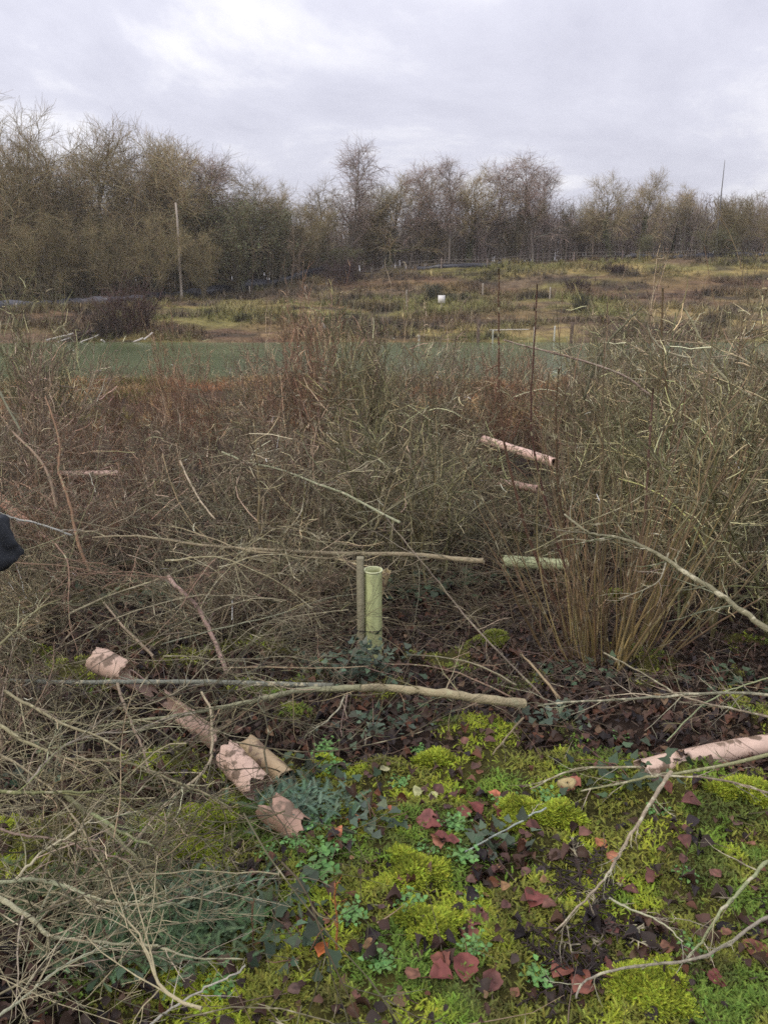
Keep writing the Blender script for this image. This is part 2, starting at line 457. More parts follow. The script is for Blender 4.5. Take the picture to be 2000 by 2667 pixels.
def tuft_template(nb, seed, lean=0.6):
    r = np.random.default_rng(seed); V = []; Q = []
    for k in range(nb):
        a = r.random() * 6.28; h = 0.55 + .45 * r.random(); le = lean * r.random(); dx_, dy_ = math.cos(a), math.sin(a); px, py = -dy_, dx_
        w_ = .018 + .014 * r.random(); b = len(V)
        for s in (0, .5, 1.0):
            ww = w_ * (1 - s * .85); o = le * s * s + .06
            V += [(dx_ * o + px * ww, dy_ * o + py * ww, h * s * (1 - .25 * s * le)), (dx_ * o - px * ww, dy_ * o - py * ww, h * s * (1 - .25 * s * le))]
        Q += [(b, b + 1, b + 3, b + 2), (b + 2, b + 3, b + 5, b + 4)]
    return np.array(V), np.array(Q), None

# ------------------------------------------------------------------ moss carpet, leaf litter
def scatter_moss():
    n = 300000
    y = 1.0 + 3.0 * rng.random(n) ** 1.15
    x = (rng.random(n) * 2 - 1) * (0.35 + 0.62 * y)
    mk = moss_mask(x, y)
    gap = sstep(.36, .48, fbm(x, y, .10, 3, 171))
    keep = rng.random(n) < np.clip(mk * 1.15, 0, 1) * np.interp(y, [1, 3, 4], [1, .8, .35]) * (.22 + .78 * gap)
    x, y, mk = x[keep], y[keep], mk[keep]; n = len(x)
    p1 = fbm(x, y, 0.13, 3, 101); p2 = fbm(x, y, 0.20, 3, 111); p3 = fbm(x, y, .12, 2, 121)
    yel = np.array([.36, .42, .045]); olv = np.array([.23, .24, .048]); grn = np.array([.13, .25, .045]); drk = np.array([.085, .075, .035])
    c = mixc(olv, yel, sstep(.47, .62, p1)); c = mixc(c, grn, sstep(.50, .64, p2) * .7); c = mixc(c, drk, sstep(.56, .68, p3) * .6)
    c = c * np.exp(rng.normal(0, .22, (n, 1))) * (1 + rng.normal(0, .06, (n, 3)))
    z = gh(x, y) - 0.006 + 0.012 * rng.random(n)
    TV, TQ, TT = frond_template()
    az_ = rng.random(n) * 6.283; tilt = 0.15 + rng.random(n) * 0.9
    s = 0.011 + 0.014 * rng.random(n)
    mb = MB(); bake(mb, TV, TQ, TT, np.stack([x, y, z], 1), rots(az_, tilt, rng.normal(0, .4, n)), s[:, None], c)
    tag(mb.build('moss_carpet', M_moss), 'yellow-green feathery moss carpeting the foreground soil', 'moss', kind='stuff')
scatter_moss()

def scatter_litter():
    mb = MB()
    n = 26000
    y = 1.1 + 6.5 * rng.random(n) ** 1.3; x = (rng.random(n) * 2 - 1) * (0.4 + 0.62 * y)
    mk = moss_mask(x, y); keep = rng.random(n) < 1.0 - 0.88 * mk
    x, y = x[keep], y[keep]; n = len(x)
    pal = .8 * np.array([[.080, .042, .030], [.052, .036, .028], [.085, .052, .034], [.10, .055, .035], [.032, .024, .024], [.17, .11, .065], [.13, .055, .03]])
    c = pal[rng.choice(7, n, p=[.24, .22, .16, .1, .16, .05, .07])] * np.exp(rng.normal(0, .25, (n, 1)))
    for k in range(6):
        TV, TQ, TT = leaf_template([.15, .5, -.2, .35, .1, .7][k], [.15, .35, -.2, .25, -.25, .1][k], k); s_ = slice(k, n, 6)
        X, Y = x[s_], y[s_]; m_ = len(X)
        bake(mb, TV, TQ, TT, np.stack([X, Y, gh(X, Y) + .008 + .012 * rng.random(m_)], 1), rots(rng.random(m_) * 6.28, rng.normal(0, .24, m_), rng.normal(0, .28, m_)), (0.018 + .036 * rng.random(m_) ** 1.3)[:, None], c[s_])
    # broken twigs lying among the leaves
    n = 3500; y = 1.2 + 6 * rng.random(n); x = (rng.random(n) * 2 - 1) * (0.4 + 0.62 * y)
    k_ = rng.random(n) < 1 - .75 * moss_mask(x, y); x, y = x[k_], y[k_]; n = len(x)
    a = rng.random(n) * 6.28; P = grow(np.stack([x, y, gh(x, y) + .012], 1), np.stack([np.cos(a), np.sin(a), rng.normal(.05, .12, n)], 1), .06 + .22 * rng.random(n), 4, .16)
    tubes(mb, P, taper(n, 4, .0011 + .0016 * rng.random(n), .0006), 3, vary((.13, .095, .065), n, .4))
    tag(mb.build('leaf_litter', M_leaf), 'dark brown rotting leaf litter and broken twigs under the bushes', 'leaf litter', kind='stuff')
scatter_litter()

# ------------------------------------------------------------------ far bank vegetation, sedge by the pond
def scatter_tufts():
    mb = MB()
    n = 52000
    y = 36.3 + 27 * rng.random(n); x = (rng.random(n) * 2 - 1) * (4 + .56 * y)
    z = gh(x, y); c = far_colour(x, y) * 1.15
    dens = fbm(x * .5, y, 1.5, 3, 131)
    k = (rng.random(n) < sstep(.30, .62, dens)) & (z > WATER + .03); x, y, z, c, dens = x[k], y[k], z[k], c[k], dens[k]; n = len(x)
    c = c * np.exp(rng.normal(0, .3, (n, 1)))
    hs = .09 + .26 * rng.random(n) ** 2 * sstep(.4, .6, dens) * 2.1 + .05
    for k in range(3):
        s_ = slice(k, n, 3); TV, TQ, TT = tuft_template(7, k); m_ = len(x[s_])
        bake(mb, TV, TQ, TT, np.stack([x[s_], y[s_], z[s_] - .02], 1), rots(rng.random(m_) * 6.28, np.zeros(m_)), np.stack([hs[s_] * 1.6, hs[s_] * 1.6, hs[s_]], 1), c[s_])
    tag(mb.build('rough_grass', M_grass), 'patchy olive, ochre and brown rough grass and heather on the far bank', 'rough grass', kind='stuff')
    mb = MB(); n = 9000
    y = 13.5 + 8.3 * rng.random(n) ** .7; x = -11 + 24 * rng.random(n); z = gh(x, y)
    k = (z > WATER + .0) & (rng.random(n) < sstep(.32, .5, fbm(x, y, 1.4, 3, 141))); x, y, z = x[k], y[k], z[k]; n = len(x)
    t = fbm(x, y, 1.6, 3, 151)
    c = mixc(np.array([.40, .20, .10]), np.array([.46, .32, .15]), sstep(.4, .6, t)); c = mixc(c, np.array([.16, .15, .05]), sstep(.56, .68, fbm(x, y, 1.1, 2, 161)))
    c = c * np.exp(rng.normal(0, .3, (n, 1)))
    hs = .16 + .22 * rng.random(n)
    for k in range(3):
        s_ = slice(k, n, 3); TV, TQ, TT = tuft_template(16, 20 + k, 1.1); m_ = len(x[s_])
        bake(mb, TV, TQ, TT, np.stack([x[s_], y[s_], z[s_] - .02], 1), rots(rng.random(m_) * 6.28, np.zeros(m_)), np.stack([hs[s_] * .7, hs[s_] * .7, hs[s_]], 1), c[s_])
    tag(mb.build('sedge_bed', M_grass), 'rusty orange dead sedge and bracken along the near edge of the pond', 'sedge', kind='stuff')
scatter_tufts()

# ------------------------------------------------------------------ trees
def build_tree(kind, seed, H=10.0):
    """trunk and crown of a bare tree, its base at the origin"""
    global rng
    keep = rng; rng = np.random.default_rng(seed)
    tr = MB(); cr = MB()
    if kind == 'oak': cb, ct, r0 = (.16, .14, .09), (.37, .30, .175), .17
    elif kind == 'birch': cb, ct, r0 = (.24, .205, .17), (.36, .275, .225), .10
    elif kind == 'scrub': cb, ct, r0 = (.17, .145, .095), (.31, .255, .14), .09
    else: cb, ct, r0 = (.14, .125, .08), (.24, .20, .12), .14
    nst = {'oak': 1, 'birch': 1, 'scrub': 5, 'evergreen': 3}[kind]
    base = np.zeros((nst, 3)); base[:, :2] = rng.normal(0, .25 if nst > 1 else 0, (nst, 2))
    d = np.stack([rng.normal(0, .28 if nst > 1 else .04, nst), rng.normal(0, .28 if nst > 1 else .04, nst), np.ones(nst)], 1)
    P = grow(base, d, np.full(nst, H * (.93 if kind != 'oak' else .8)) * (1 if nst == 1 else .9 + .1 * rng.random(nst)), 12, .05 if kind == 'birch' else .09, (0, 0, .05))
    R = taper(nst, 12, r0 * H / 10 * 1.2, .02, .85)
    tubes(tr, P, R, 7, cb)
    m1 = {'oak': 24, 'birch': 40, 'scrub': 12, 'evergreen': 16}[kind]
    s, dd, pi, t, r = kids(P, R, m1, {'oak': .22, 'birch': .22, 'scrub': .15, 'evergreen': .1}[kind], .99, {'oak': 1.1, 'birch': .72, 'scrub': .7, 'evergreen': 1.0}[kind])
    ln = H * {'oak': .46, 'birch': .34, 'scrub': .30, 'evergreen': .32}[kind] * (1.05 - .62 * t) * (.7 + .5 * rng.random(len(t)))
    P1 = grow(s, dd, ln, 7, .17, (0, 0, .10)); R1 = taper(len(s), 7, np.minimum(r * .6, .09), .012)
    tubes(cr, P1, R1, 4, vary(cb, len(s), .15))
    s, dd, pi, t, r = kids(P1, R1, {'oak': 12, 'birch': 8, 'scrub': 8, 'evergreen': 7}[kind], .15, 1.0, .75)
    P2 = grow(s, dd, ln[pi] * .55 * (.6 + .6 * rng.random(len(s))), 5, .24, (0, 0, .06 if kind != 'birch' else -.03)); R2 = taper(len(s), 5, np.minimum(r * .7, .03), .009)
    tubes(cr, P2, R2, 3, vary(ct, len(s), .2))
    m3 = {'oak': 12, 'birch': 8, 'scrub': 9, 'evergreen': 6}[kind]
    s, dd, pi, t, r = kids(P2, R2, m3, .15, 1.0, .7)
    P3 = grow(s, dd, (.5 + .7 * rng.random(len(s))) * H / 10, 3, .2, (0, 0, .03 if kind != 'birch' else -.12)); R3 = taper(len(s), 3, .0080, .004)
    tubes(cr, P3, R3, 3, vary(ct, len(s), .25))
    lf = None
    if kind in ('oak', 'evergreen'):
        # ivy on trunk and limbs, or the leaves of the evergreen
        lf = MB(); TV, TQ, TT = ivy_template()
        if kind == 'oak':
            n = 1500; t_ = rng.random(n) * .62; k_ = (t_ * 11).astype(int); f_ = t_ * 11 - k_
            pp = P[0, k_] * (1 - f_)[:, None] + P[0, k_ + 1] * f_[:, None] + rng.normal(0, .17, (n, 3))
        else:
            n = 9000; q = rng.integers(0, len(P3), n); pp = P3[q, rng.integers(0, 3, n)] + rng.normal(0, .10, (n, 3))
        bake(lf, TV, TQ, TT, pp, rots(rng.random(n) * 6.28, rng.random(n) * 2.4 - .3), (.07 + .07 * rng.random(n))[:, None], vary((.14, .15, .075), n, .35))
    res = [('trunk', tr, M_tree), ('crown', cr, M_tree)] + ([('ivy' if kind == 'oak' else 'foliage', lf, M_leaf)] if lf else [])
    rng = keep
    return res

protos = {}
def tree(kind, var, dx_, Y, top, name, label, cat='tree', group=None, wide=1.0):
    wide = wide * (.85 + .5 * ((dx_ * 7.31) % 1)) * (1.15 if kind == 'birch' else 1)
    sx, st = D(dx_, top)
    p = at(sx, 700, Y); X = p[0]; zg = float(gh(X, Y)); H = at(sx, st, Y)[2] - zg
    k = (kind, var); s = H / 10.0; loc = (X, Y, zg - .08); rz = (dx_ * 1.37 + var) % 6.28; scl = (s * wide, s * wide, s)
    if k not in protos:
        r = empty(name, loc, label, cat, group, rz, scl)
        for (pn, mb, mt) in build_tree(kind, 1000 + var * 7 + len(kind), 10.0): mb.build(pn, mt, r)
        protos[k] = r
        return r
    r = copy_thing(protos[k], loc, rz, scl, label, group); r.name = name
    return r

LW = 'bare trees along the front of the left wood'
for a in [
    ('oak', 0, -25, 52, 222, 'tall bare tree cut by the left edge of the photo, highest in the left wood', 1.1),
    ('oak', 1, 62, 54, 238, 'tall spreading bare oak with sky showing between its limbs, second from the left edge'),
    ('oak', 2, 140, 56, 252, 'bare oak with dense rounded olive crown right of the tallest pair at left'),
    ('oak', 0, 205, 58, 262, 'bare oak with bright sky gap near the top of its crown'),
    ('oak', 1, 268, 57, 290, 'shorter bare oak between the gap-topped oak and the pale pole'),
    ('oak', 2, 330, 59, 288, 'bare broad oak crown directly above left of the pale bare pole'),
    ('oak', 0, 395, 58, 280, 'bare oak whose crown rises right above the pale bare pole'),
    ('oak', 1, 448, 60, 308, 'bare oak at the right end of the tall left row, where the skyline drops'),
    ('birch', 0, 512, 60, 335, 'slender spire-like bare tree standing above the lower trees right of the oaks'),
    ('oak', 2, 560, 61, 358, 'low bare tree with rounded crown just right of the slender spire'),
    ('oak', 0, 20, 60, 300, 'shaded bare tree set back behind the leftmost oaks'),
    ('oak', 1, 355, 64, 330, 'shaded bare tree set back behind the pale pole'),
    ('oak', 2, 600, 63, 392, 'small bare tree above the dark evergreen mass of the left wood'),
    ('scrub', 0, 110, 51, 470, 'brown bare scrub bush on the wood edge below the second oak'),
    ('scrub', 1, 250, 52, 480, 'brown bare scrub bush on the wood edge left of the pale pole'),
    ('scrub', 0, 20, 51, 465, 'brown bare scrub bush at the foot of the wood by the left photo edge'),
    ('scrub', 2, 440, 54, 490, 'brown bare scrub bush on the wood edge right of the pale pole'),
    ('scrub', 1, 330, 53, 455, 'brown bare scrub bush directly left of the foot of the pale pole'),
    ('scrub', 2, 180, 53, 450, 'tall brown scrub bush below the gap-topped oak'),
    ]:
    kind, var, dx_, Y, top, lab = a[:6]
    tree(kind, var, dx_, Y, top, 'bare_tree' if kind != 'scrub' else 'scrub_bush', lab, 'tree' if kind != 'scrub' else 'bush', LW, a[6] if len(a) > 6 else 1.0)
LE = 'dark evergreen trees in the dip of the skyline'
tree('evergreen', 0, 520, 57, 420, 'evergreen_tree', 'broad dark green ivy-clad tree at the end of the left wood above the black sheeting', 'tree', LE, 1.3)
tree('evergreen', 0, 598, 60, 440, 'evergreen_tree', 'dark green ivy-clad tree right of the broad dark one, near the gateway', 'tree', LE, 1.2)
tree('evergreen', 0, 455, 58, 430, 'evergreen_tree', 'dark green ivy-clad tree left of the broad dark one', 'tree', LE, 1.1)
tree('scrub', 1, 655, 62, 440, 'scrub_bush', 'rusty brown rounded bush where the left wood meets the centre trees', 'bush', None, 1.4)
CT = 'bare trees behind the fence in the centre'
for a in [
    ('birch', 0, 752, 66, 322, 'tall bare birch with narrow rounded head standing alone above the centre skyline'),
    ('oak', 2, 695, 66, 388, 'bare rounded tree left of the tall lone birch'),
    ('scrub', 2, 795, 68, 395, 'short bare scrub tree right of the tall lone birch'),
    ('oak', 0, 838, 67, 372, 'bare broad tree at the left end of the centre grove'),
    ('birch', 0, 885, 67, 366, 'bare birch second in the centre grove'),
    ('oak', 1, 930, 69, 368, 'bare broad tree in the middle of the centre grove'),
    ('birch', 1, 968, 66, 350, 'tallest bare tree of the centre grove'),
    ('oak', 2, 1012, 67, 356, 'reddish-headed bare tree right of the tallest in the centre grove'),
    ('birch', 0, 1050, 68, 362, 'reddish-headed bare tree at the right end of the centre grove'),
    ('scrub', 1, 1100, 68, 400, 'low bare scrub tree in the gap right of the centre grove'),
    ('birch', 2, 1150, 67, 345, 'tall bare birch with open sky on both sides right of the centre grove'),
    ('birch', 0, 1185, 68, 362, 'bare birch leaning against the right flank of the tall open birch'),
    ('oak', 1, 1318, 66, 372, 'small bare spreading tree with forked limbs on the right skyline'),
    ('oak', 0, 1378, 67, 368, 'bare wide pale tree right of the forked spreading tree'),
    ('oak', 2, 1448, 70, 398, 'low pale bare spreading tree on the right skyline'),
    ('birch', 0, 1488, 71, 415, 'low bare birch nearest the thin leaning snag'),
    ('scrub', 0, 1245, 69, 432, 'low bare bush on the skyline left of the forked spreading tree'),
    ('scrub', 2, 1590, 66, 415, 'bare bushy tree right of the thin leaning snag'),
    ('scrub', 1, 1650, 64, 415, 'bare bushy tree at the right photo edge on the skyline'),
    ('scrub', 0, 1530, 68, 432, 'bare bush directly below the thin leaning snag'),
    ]:
    kind, var, dx_, Y, top, lab = a[:6]
    tree(kind, var, dx_, Y, top, 'bare_tree' if kind != 'scrub' else 'scrub_bush', lab, 'tree' if kind != 'scrub' else 'bush', CT, a[6] if len(a) > 6 else 1.0)
tree('evergreen', 0, 745, 62, 530, 'evergreen_bush', 'dark green bush under the tall lone birch behind the fence corner', 'bush', None, 1.5)
tree('evergreen', 0, 1545, 62, 490, 'evergreen_bush', 'dull green ivy bush near the right end of the far fence', 'bush', None, 1.5)
tree('evergreen', 0, 1395, 63, 505, 'evergreen_bush', 'dull green low bush behind the fence below the forked spreading tree', 'bush', None, 1.6)

def wood_mass(name, n, yr, xr, hfun, cols, label, seed, green=0.0):
    global rng
    keep = rng; rng = np.random.default_rng(seed)
    mb = MB()
    x = xr[0] + (xr[1] - xr[0]) * rng.random(n); y = yr[0] + (yr[1] - yr[0]) * rng.random(n)
    z = gh(x, y); H = hfun(x, y) * (.55 + .5 * rng.random(n))
    lean = rng.normal(0, .12, (n, 2))
    P = grow(np.stack([x, y, z - .05], 1), np.concatenate([lean, np.ones((n, 1))], 1), H, 6, .08, (0, 0, .04)); R = taper(n, 6, .012 + .006 * H, .01)
    ci = rng.integers(0, len(cols), n); base = 2.0 * np.asarray(cols)[ci] * np.exp(rng.normal(0, .2, (n, 1)))
    tubes(mb, P, R, 4, base)
    s, d, pi, t, r = kids(P, R, 9, .15, 1.0, .7)
    P1 = grow(s, d, H[pi] * .2 * (.5 + rng.random(len(s))), 4, .2, (0, 0, .1)); R1 = taper(len(s), 4, .017, .008)
    tubes(mb, P1, R1, 3, base[pi] * 1.1)
    s, d, pi2, t, r = kids(P1, R1, 4, .1, 1.0, .7)
    P2 = grow(s, d, (.25 + .45 * rng.random(len(s))), 3, .2, (0, 0, .05)); R2 = taper(len(s), 3, .011, .006)
    tubes(mb, P2, R2, 3, base[pi][pi2] * 1.15)
    rng = keep
    tag(mb.build(name, M_tree), label, 'woodland', kind='stuff')
def hl(x, y):
    t = np.interp(x, [-40, -22, -13, -8, -4], [8.5, 8, 6.5, 4.5, 3.8]); return t
def hr(x, y):
    return np.interp(x, [-9, -2, 8, 20, 40], [4.6, 5.2, 4.6, 4.4, 5.0])
wood_mass('left_woodland', 1900, (57, 78), (-42, -6), hl, [(.125, .11, .075), (.105, .105, .065), (.14, .105, .075), (.12, .095, .065)], 'mass of bare undergrowth filling the left wood behind its front trees', 77)
wood_mass('far_woodland', 2600, (67, 88), (-9, 44), hr, [(.13, .105, .085), (.12, .095, .085), (.11, .10, .07), (.13, .108, .09)], 'mass of purple-brown bare scrub behind the far fence', 78)

# pale pole-like dead trunk, thin snag
def stick(name, p0, p1, r0, r1, mat, col, label, cat, group=None, wob=.0, K=7, S=6, origin=True):
    p0 = np.asarray(p0, float); p1 = np.asarray(p1, float); t = np.linspace(0, 1, K)[:, None]
    P = p0 * (1 - t) + p1 * t; ln = np.linalg.norm(p1 - p0)
    P[1:-1] += rng.normal(0, wob * ln + 1e-9, (K - 2, 3))
    mb = MB(); tubes(mb, P, np.linspace(r0, r1, K), S, col, cap=True)
    return tag(mb.build(name, mat, origin=tuple(p0)), label, cat, group)
a = on(*D(393, 648)); b = at(*D(380, 438), a[1])
stick('dead_tree', a, b, .10, .06, M_tree, (.38, .33, .27), 'pale bare pole-like trunk standing alone in front of the left wood', 'tree', wob=.004)
a = at(*D(1553, 470), 66); b = at(*D(1565, 346), 66)
a[2] = gh(a[0], 66)
stick('thin_snag', a, b, .09, .02, M_tree, (.15, .14, .13), 'very thin leaning dead snag sticking above the right skyline', 'tree', wob=.004)
for (x0, y0, x1, y1, lab) in [(124, 719, 148, 718, 'short pale log lying inside the dark left wood'), (172, 715, 228, 714, 'long pale log lying inside the left wood beside the short one')]:
    a = at(x0, y0, 55); b = at(x1, y1, 55)
    for q in (a, b): q[2] = max(q[2], gh(q[0], q[1]) + .06)
    stick('pale_log', a, b, .07, .06, M_tree, (.45, .38, .36), lab, 'log', 'pale logs inside the left wood', .01)

# ------------------------------------------------------------------ black sheeting barrier, fence, posts, sign
def wall_strip(name, pts, hh, thick, mat, col, label, cat):
    mb = MB(); P = []
    for (x, y) in pts: P.append(on(*D(x, y)))
    P = np.array(P); Q = []
    for i in range(len(P) - 1):
        n_ = max(2, int(np.linalg.norm(P[i + 1] - P[i]) / .5))
        for k in range(n_): Q.append(P[i] + (P[i + 1] - P[i]) * k / n_)
    Q.append(P[-1]); Q = np.array(Q); n_ = len(Q)
    Q[:, 1] += (fbm(Q[:, 0], Q[:, 1], 1.5, 2, 7) - .5) * .3
    Q[:, 2] = gh(Q[:, 0], Q[:, 1])
    h = hh * (.45 + 1.1 * fbm(Q[:, 0], Q[:, 0] * 0, .9, 3, 8))
    T = norm(np.gradient(Q, axis=0)); nr = np.stack([-T[:, 1], T[:, 0], T[:, 0] * 0], 1)
    a = Q - nr * thick / 2; b = Q + nr * thick / 2
    ring = np.stack([a + [0, 0, -.1], a + np.stack([nr[:, 0] * 0, nr[:, 0] * 0, h], 1), b + np.stack([nr[:, 0] * 0, nr[:, 0] * 0, h], 1), b + [0, 0, -.1]], 1)
    idx = np.arange(n_ * 4).reshape(n_, 4); nx_ = np.roll(idx, -1, 1)
    q = np.stack([idx[:-1], nx_[:-1], nx_[1:], idx[1:]], -1).reshape(-1, 4)
    q = np.concatenate([q, idx[:1], idx[-1:]])
    mb.add(ring.reshape(-1, 3), q, None, col)
    return tag(mb.build(name, mat), label, cat), Q
wall_strip('sheeting_barrier', [(320, 650), (380, 645), (440, 640), (520, 632), (600, 618), (660, 600), (705, 590)], .55, .04, M_sheet, (.035, .036, .045), 'low black plastic sheeting barrier running along the foot of the left wood', 'barrier')
wall_strip('sheeting_barrier', [(0, 668), (60, 662), (150, 660), (235, 657), (310, 651)], .42, .04, M_sheet, (.13, .13, .15), 'low grey plastic sheeting barrier at the far left below the wood', 'barrier')
wall_strip('sheeting_barrier', [(900, 583), (990, 578), (1100, 571), (1220, 563), (1350, 560), (1500, 556), (1659, 552), (1800, 548)], .26, .04, M_sheet, (.045, .045, .055), 'low black sheeting barrier along the top of the field behind the fence posts', 'barrier')
# track beside it, its pale bluish sheen painted into the base colour
mb = MB(); Lf = []; Rt = []
for (x, y) in [(330, 640), (440, 630), (540, 618), (600, 606), (660, 592), (700, 585)]:
    p = on(*D(x, y)); Lf.append(p)
Lf = np.array(Lf); t_ = np.linspace(0, len(Lf) - 1.001, 30); k_ = t_.astype(int); cen = Lf[k_] + (Lf[k_ + 1] - Lf[k_]) * (t_ - k_)[:, None]
cen[:, 1] += 1.2
rows = []
for dy_ in (-.7, -.2, .3, .8):
    q = cen.copy(); q[:, 1] += dy_; q[:, 0] -= dy_ * .3; q[:, 2] = gh(q[:, 0], q[:, 1]) + .03; rows.append(q)
G = np.stack(rows, 1); idx = np.arange(30 * 4).reshape(30, 4)
q = np.stack([idx[:-1, :-1], idx[:-1, 1:], idx[1:, 1:], idx[1:, :-1]], -1).reshape(-1, 4)
mb.add(G.reshape(-1, 3), q, None, (.36, .37, .42)); tag(mb.build('track', M_sheet, smooth=True), kind='structure')

def fence(name, pts, gap, h, label, rails=(0.55, 0.9), col=(.15, .13, .11)):
    P = np.array([on(*D(x, y)) for x, y in pts]); seg = np.linalg.norm(np.diff(P[:, :2], axis=0), axis=1); cum = np.concatenate([[0], np.cumsum(seg)])
    n_ = int(cum[-1] / gap) + 1; root = empty(name, tuple(P[0]), label, 'fence'); tops = []
    for k in range(n_):
        s = min(k * gap, cum[-1]); x = np.interp(s, cum, P[:, 0]); y = np.interp(s, cum, P[:, 1]); z = float(gh(x, y)); tops.append((x, y, z))
        mb = MB(); tubes(mb, [[(x, y, z - .1), (x + rng.normal(0, .02), y, z + h * rng.uniform(.92, 1.08))]], [[.05, .045]], 6, vary(col, 1, .2)[0], cap=True)
        V = mb.v[0]; mb.v[0] = V - P[0]; mb.build('post', M_wood, root)
    tops = np.array(tops)
    for r in rails:
        mb = MB(); Q = tops.copy(); Q[:, 2] += r * h; tubes(mb, Q, np.full(len(Q), .022), 5, (.14, .12, .10)); mb.v[0] = mb.v[0] - P[0]; mb.build('rail', M_wood, root)
fence('post_and_rail_fence', [(705, 614), (760, 612), (820, 600), (905, 583), (1000, 580), (1110, 572), (1230, 565), (1350, 562)], 3.6, .7, 'weathered post and rail fence climbing from the centre bushes to the top of the field')
fence('post_and_rail_fence', [(1380, 562), (1500, 558), (1600, 553), (1700, 550)], 4.2, .65, 'weathered post and rail fence along the top right of the field', (0.8,))

for (x, y0, y1, r, col, lab) in [
    (878, 668, 626, .035, (.45, .40, .33), 'thin pale post left of the white square sign'),
    (1042, 638, 612, .045, (.42, .37, .30), 'thin pale post upslope right of the white square sign'),
    (1187, 645, 620, .045, (.42, .37, .30), 'thin pale post in the field directly above the two white stakes'),
    (1032, 745, 690, .075, (.15, .11, .085), 'thick brown post at the pond edge with a pale top'),
    (1232, 755, 696, .085, (.14, .10, .075), 'thick brown post at the pond edge right of the horizontal pole'),
    (905, 738, 724, .05, (.62, .60, .52), 'very short white stake at the pond edge'),
    (1196, 740, 704, .035, (.55, .55, .48), 'white stake standing in the pond margin between the brown posts'),
    (1152, 748, 706, .035, (.40, .38, .32), 'pale stake standing below the right end of the horizontal pole'),
    (1063, 756, 712, .035, (.42, .42, .34), 'pale greenish stake below the left end of the horizontal pole'),
    (135, 668, 656, .05, (.45, .46, .38), 'short pale post in front of the grey sheeting at the far left'),
    (38, 672, 655, .06, (.45, .40, .36), 'short pale post nearest the left photo edge'),
    (540, 636, 618, .05, (.45, .40, .32), 'small pale post in front of the black sheeting'),
    (660, 635, 618, .05, (.35, .30, .25), 'small brown post below the bend of the black sheeting'),
    ]:
    p = on(*D(x, y0)); h = at(*D(x, y1), p[1]); q = p.copy(); q[2] = h[2]; p[2] -= .1
    stick('marker_post', p, q, r, r * .9, M_wood, col, lab, 'post', 'posts and stakes on the far bank', .0)
a = at(*D(1058, 713), 37.2); b = at(*D(1142, 712), 37.2)
stick('horizontal_pole', a, b, .035, .03, M_wood, (.55, .50, .42), 'long pale pole held level across stakes at the pond edge', 'pole', wob=.003)

# white square sign
p = on(*D(953, 668)); c = at(*D(953, 646), p[1]); g = float(gh(p[0], p[1]))
root = empty('small_sign', (p[0], p[1], g), 'small plain white square sign board on a post on the far bank', 'sign')
def box(mb, c, s, col=(1, 1, 1)):
    cx, cy, cz = c; a, b_, d_ = s[0] / 2, s[1] / 2, s[2] / 2
    V = [(cx + i * a, cy + j * b_, cz + k * d_) for i in (-1, 1) for j in (-1, 1) for k in (-1, 1)]
    mb.add(V, [(0, 1, 3, 2), (4, 6, 7, 5), (0, 4, 5, 1), (2, 3, 7, 6), (0, 2, 6, 4), (1, 5, 7, 3)], None, col)
mb = MB(); box(mb, (0, -.04, c[2] - g), (.40, .02, .42), (.82, .80, .76)); mb.build('board', M_plain, root)
mb = MB(); tubes(mb, [[(0, 0, -.1), (0, 0, c[2] - g + .1)]], [[.028, .028]], 6, (.3, .26, .2), cap=True); mb.build('post', M_wood, root)

# pale felled sticks at the far water edge (left) and a dark root plate
for (x0, y0, x1, y1, r, lab) in [
    (122, 886, 192, 868, .05, 'pale stripped stick slanting up from the water at the far left of the pond'),
    (150, 893, 182, 880, .04, 'small pale stripped stick under the leftmost one'),
    (205, 895, 258, 872, .035, 'thin grey stick crossing the pond margin below the dark root plate'),
    (265, 885, 282, 896, .05, 'short pale stick tilting down into the water'),
    (332, 900, 374, 880, .055, 'bright pale stripped stick rising to the right from the water'),
    (335, 896, 368, 909, .04, 'pale stick forking down from the bright one into the water'),
    (376, 884, 398, 866, .04, 'thin pale stick right of the bright forked pair'),
    (833, 826, 849, 862, .055, 'white peeled stick leaning upright on the far bank in the centre'),
    ]:
    Y = 36.2 if y0 > 850 else 38.0
    a = at(x0, y0, Y); b = at(x1, y1, Y + .3)
    stick('pale_stick', a, b, r, r * .8, M_wood, (.62, .57, .50), lab, 'stick', 'pale stripped sticks at the far water edge', .01, K=5)
def bush_small(name, sx, sy, H, W, Y, col, label, cat='bush', n=26, leafcol=None):
    p = at(sx, sy, Y); X = p[0]; z = float(gh(X, Y)); r = empty(name, (X, Y, z), label, cat)
    mb = MB(); b_ = np.zeros((n, 3)); b_[:, :2] = rng.normal(0, W * .2, (n, 2)); a_ = rng.random(n) * 6.28; l_ = rng.random(n) * W / H * 1.1
    P = grow(b_, np.stack([np.cos(a_) * l_, np.sin(a_) * l_, np.ones(n)], 1), H * (.6 + .4 * rng.random(n)), 6, .12); R = taper(n, 6, .008 + .006 * H, .004 + .0015 * H)
    tubes(mb, P, R, 4, vary(col, n)); mb.build('stems', M_tree, r)
    m2 = MB(); s, d, pi, t, rr = kids(P, R, 12, .15, 1, .7); ln = H * .25 * (.5 + rng.random(len(s))); P1 = grow(s, d, ln, 4, .2, (0, 0, .05)); R1 = taper(len(s), 4, .004 + .003 * H, .003 + .001 * H)
    tubes(m2, P1, R1, 3, vary(col, len(s))); s, d, pi, t, rr = kids(P1, R1, 4, .1, 1, .7); P2 = grow(s, d, np.full(len(s), H * .11), 3, .2); tubes(m2, P2, taper(len(s), 3, .003 + .0025 * H, .002 + .001 * H), 3, vary(col, len(s)))
    m2.build('twigs', M_tree, r)
    return r
